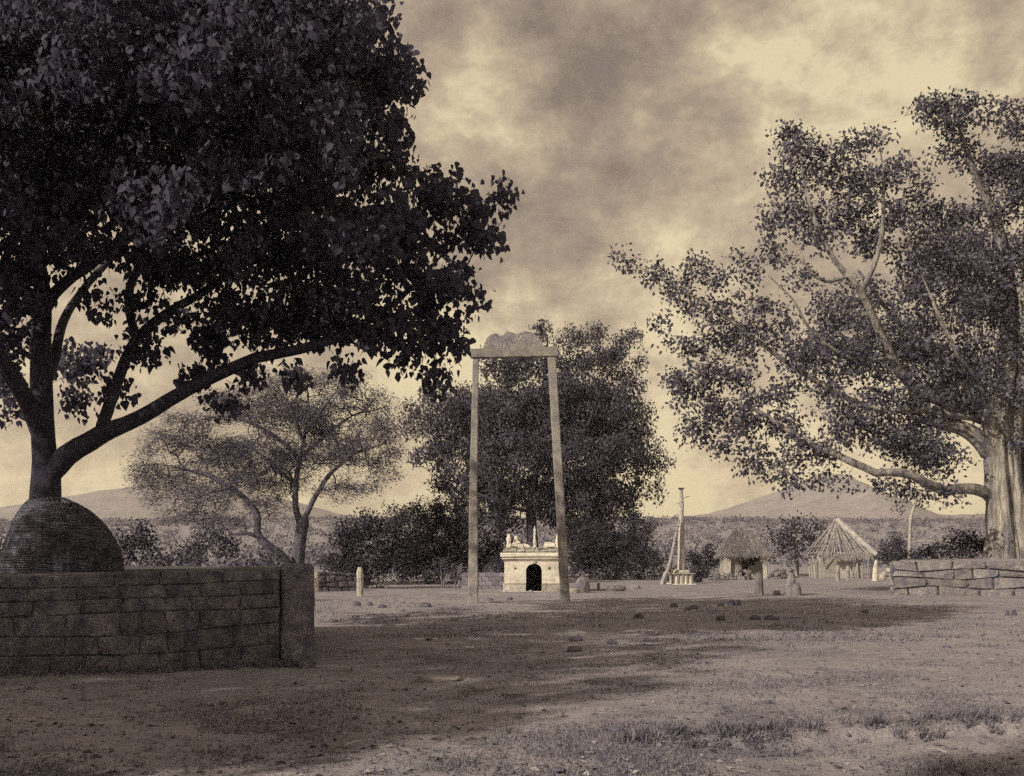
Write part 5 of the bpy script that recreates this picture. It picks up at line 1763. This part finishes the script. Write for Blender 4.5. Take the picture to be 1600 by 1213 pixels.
# terrace of the fig tree
pa, pb = at(1396, HY, 43.8), at(1840, HY, 41.5)
rubble_wall('terrace_wall', 'pale dry-stone terrace wall under the old fig tree', (pa.x, pa.y, 0), (pb.x, pb.y, 0), 1.30, 4, 3, M_STONE_R, .6, 1.6, .5, .05, .03)
pc_ = Vector((pa.x * (pa.y + 14) / pa.y + .6, pa.y + 14, 0))
rubble_wall('terrace_wall', 'side return of the fig terrace wall running back from its left corner', (pc_.x, pc_.y, 0), (pa.x - .01, pa.y + .3, 0), 1.26, 4, 5, M_STONE_R, .6, 1.4, .5, .04, .02)


def fig_terrace():
    g = 16
    v = []
    P = [Vector((pa.x + .25, pa.y + .3, 0)), Vector((pb.x, pb.y + .3, 0)), Vector((pb.x + 2, pb.y + 14, 0)), Vector((pc_.x + .2, pc_.y, 0))]
    for j in range(g + 1):
        for i in range(g + 1):
            s, r_ = i / g, j / g
            p = P[0].lerp(P[1], s).lerp(P[3].lerp(P[2], s), r_)
            e = math.exp(-((p.x - 20.5) ** 2 + (p.y - 47) ** 2) / 8)
            v.append((p.x, p.y, 1.24 + .1 * math.sin(math.pi * r_) + .08 * e + .05 * (float(fbm(np.array(p.x), np.array(p.y), 8)) - .5)))
    f = [(j * (g + 1) + i, j * (g + 1) + i + 1, (j + 1) * (g + 1) + i + 1, (j + 1) * (g + 1) + i) for j in range(g) for i in range(g)]
    tag(mesh_obj('fig_terrace', v, f, M_EARTH, None, True), kind='structure')


fig_terrace()
q0, q1 = at(492, HY, 48), at(556, HY, 49)
rubble_wall('dry_stone_wall', 'low dark dry-stone wall behind the pillar at left', (q0.x, q0.y, 0), (q1.x, q1.y, 0), .80, 4, 7, M_STONE, .25, .6, .4, .04, .05)
upright('pale stacked jamb stone just right of the dark pillar', 494.5, 893, 925, 7, 47.3, 8, M_PALE2, 0, 1.0, top='flat')
q0, q1 = at(722, HY, 51.5), at(786, HY, 51.5)


def brick_wall():
    t = thing('brick_wall', 'low old brick wall running left from the shrine', 'wall', (q0.x, q0.y, 0))
    rr = random.Random(3)
    ln = (q1 - q0).length
    nrow, bw_, bh = 4, .30, .19
    me = None
    for k in range(nrow):
        s = -.15 * (k % 2)
        while s < ln - .1:
            if me is None:
                o = MB().box(0, bw_ - .018, 0, .22, 0, bh - .014).build('brick', M_BRICK, t, bevel=.012)
                me = o.data
            else:
                o = bpy.data.objects.new('brick', me)
                COL.objects.link(o)
                o.parent = t
            o.location = (s + rr.uniform(-.01, .01), rr.uniform(-.02, .02), k * bh - .03)
            o.rotation_euler = (0, 0, rr.uniform(-.03, .03))
            s += bw_
    MB().box(0, ln - .05, .03, .2, -.05, nrow * bh - .06).build('core', M_CORE, t)


brick_wall()


def rubble_heap(label, d, px0, px1, htop, n, seed, matl=M_STONE_R):
    rr = random.Random(seed)
    b = at((px0 + px1) / 2, HY, d)
    t = thing('rubble_heap', label, 'rubble', (b.x, b.y, gzf(b.x, b.y)))
    hw = (px1 - px0) / 2 * d / F
    for i in range(n):
        x = rr.uniform(-hw, hw)
        lim = htop * (1 - (abs(x) / hw) ** 2 * .5)
        lay = rr.choice((0, 0, 1, 2))
        z = lay / 3 * lim
        s = rr.uniform(.28, .6)
        me = rock_mesh('stone', s, s * .8, s * .55, seed * 100 + i, 1)
        me.materials.append(matl)
        o = bpy.data.objects.new('stone', me)
        o.location = (x, rr.uniform(-.25, .25) * (1 - lay * .25), z - .03)
        o.rotation_euler = (rr.uniform(-.2, .2), rr.uniform(-.2, .2), rr.uniform(0, 3))
        o.parent = t
        COL.objects.link(o)


rubble_heap('heap of pale rubble in front of the thatched hut', 70, 1130, 1178, .75, 34, 1)
rubble_heap('rubble at the left foot of the thatched hut, beside the bush', 68, 1108, 1132, .5, 14, 2)
rubble_heap('rubble heap right of the thatched hut under the small tree', 72, 1200, 1228, .8, 20, 3)
rubble_heap('low broken rubble wall right of the white leaning post', 72, 1373, 1402, .75, 22, 4, M_PALE2)

# a few pale straws and fallen sticks in the foreground
for i, (xa, ya, xb, yb, lb) in enumerate([(514, 1028, 536, 1030, 'short pale stick in the shade right of the pillar'), (540, 1168, 585, 1160, 'thin pale stick in the lower left grass'), (1450, 1150, 1480, 1156, 'thin dry straw below the grassy bank')]):
    a_, b_ = at(xa, ya, gd(ya)), at(xb, yb, gd(yb))
    c_ = (a_ + b_) / 2
    o = MB().tube([a_ - c_, Vector((0, 0, .012)), b_ - c_], [.009, .008, .005], 5).build('stick', M_POLE)
    o.location = (c_.x, c_.y, gzf(c_.x, c_.y) + .03)
    tag(o, lb, 'stick')

# ------------------------------------------------------------------ air
hb = MB().box(-1650, 1650, -1650, 1650, -30, 130).build('haze', M_EARTH)
hb.data.materials.clear()
hm = bpy.data.materials.new('haze_air')
hm.use_nodes = True
hm.node_tree.nodes.clear()
ho = N(hm.node_tree, 'ShaderNodeOutputMaterial')
hv = N(hm.node_tree, 'ShaderNodeVolumePrincipled', inp={'Color': (1.0, 0.93, 0.78, 1), 'Density': 0.0003, 'Anisotropy': 0.2})
hm.node_tree.links.new(hv.outputs[0], ho.inputs['Volume'])
hb.data.materials.append(hm)
tag(hb, 'thin pale haze over the plain', 'haze', kind='stuff')
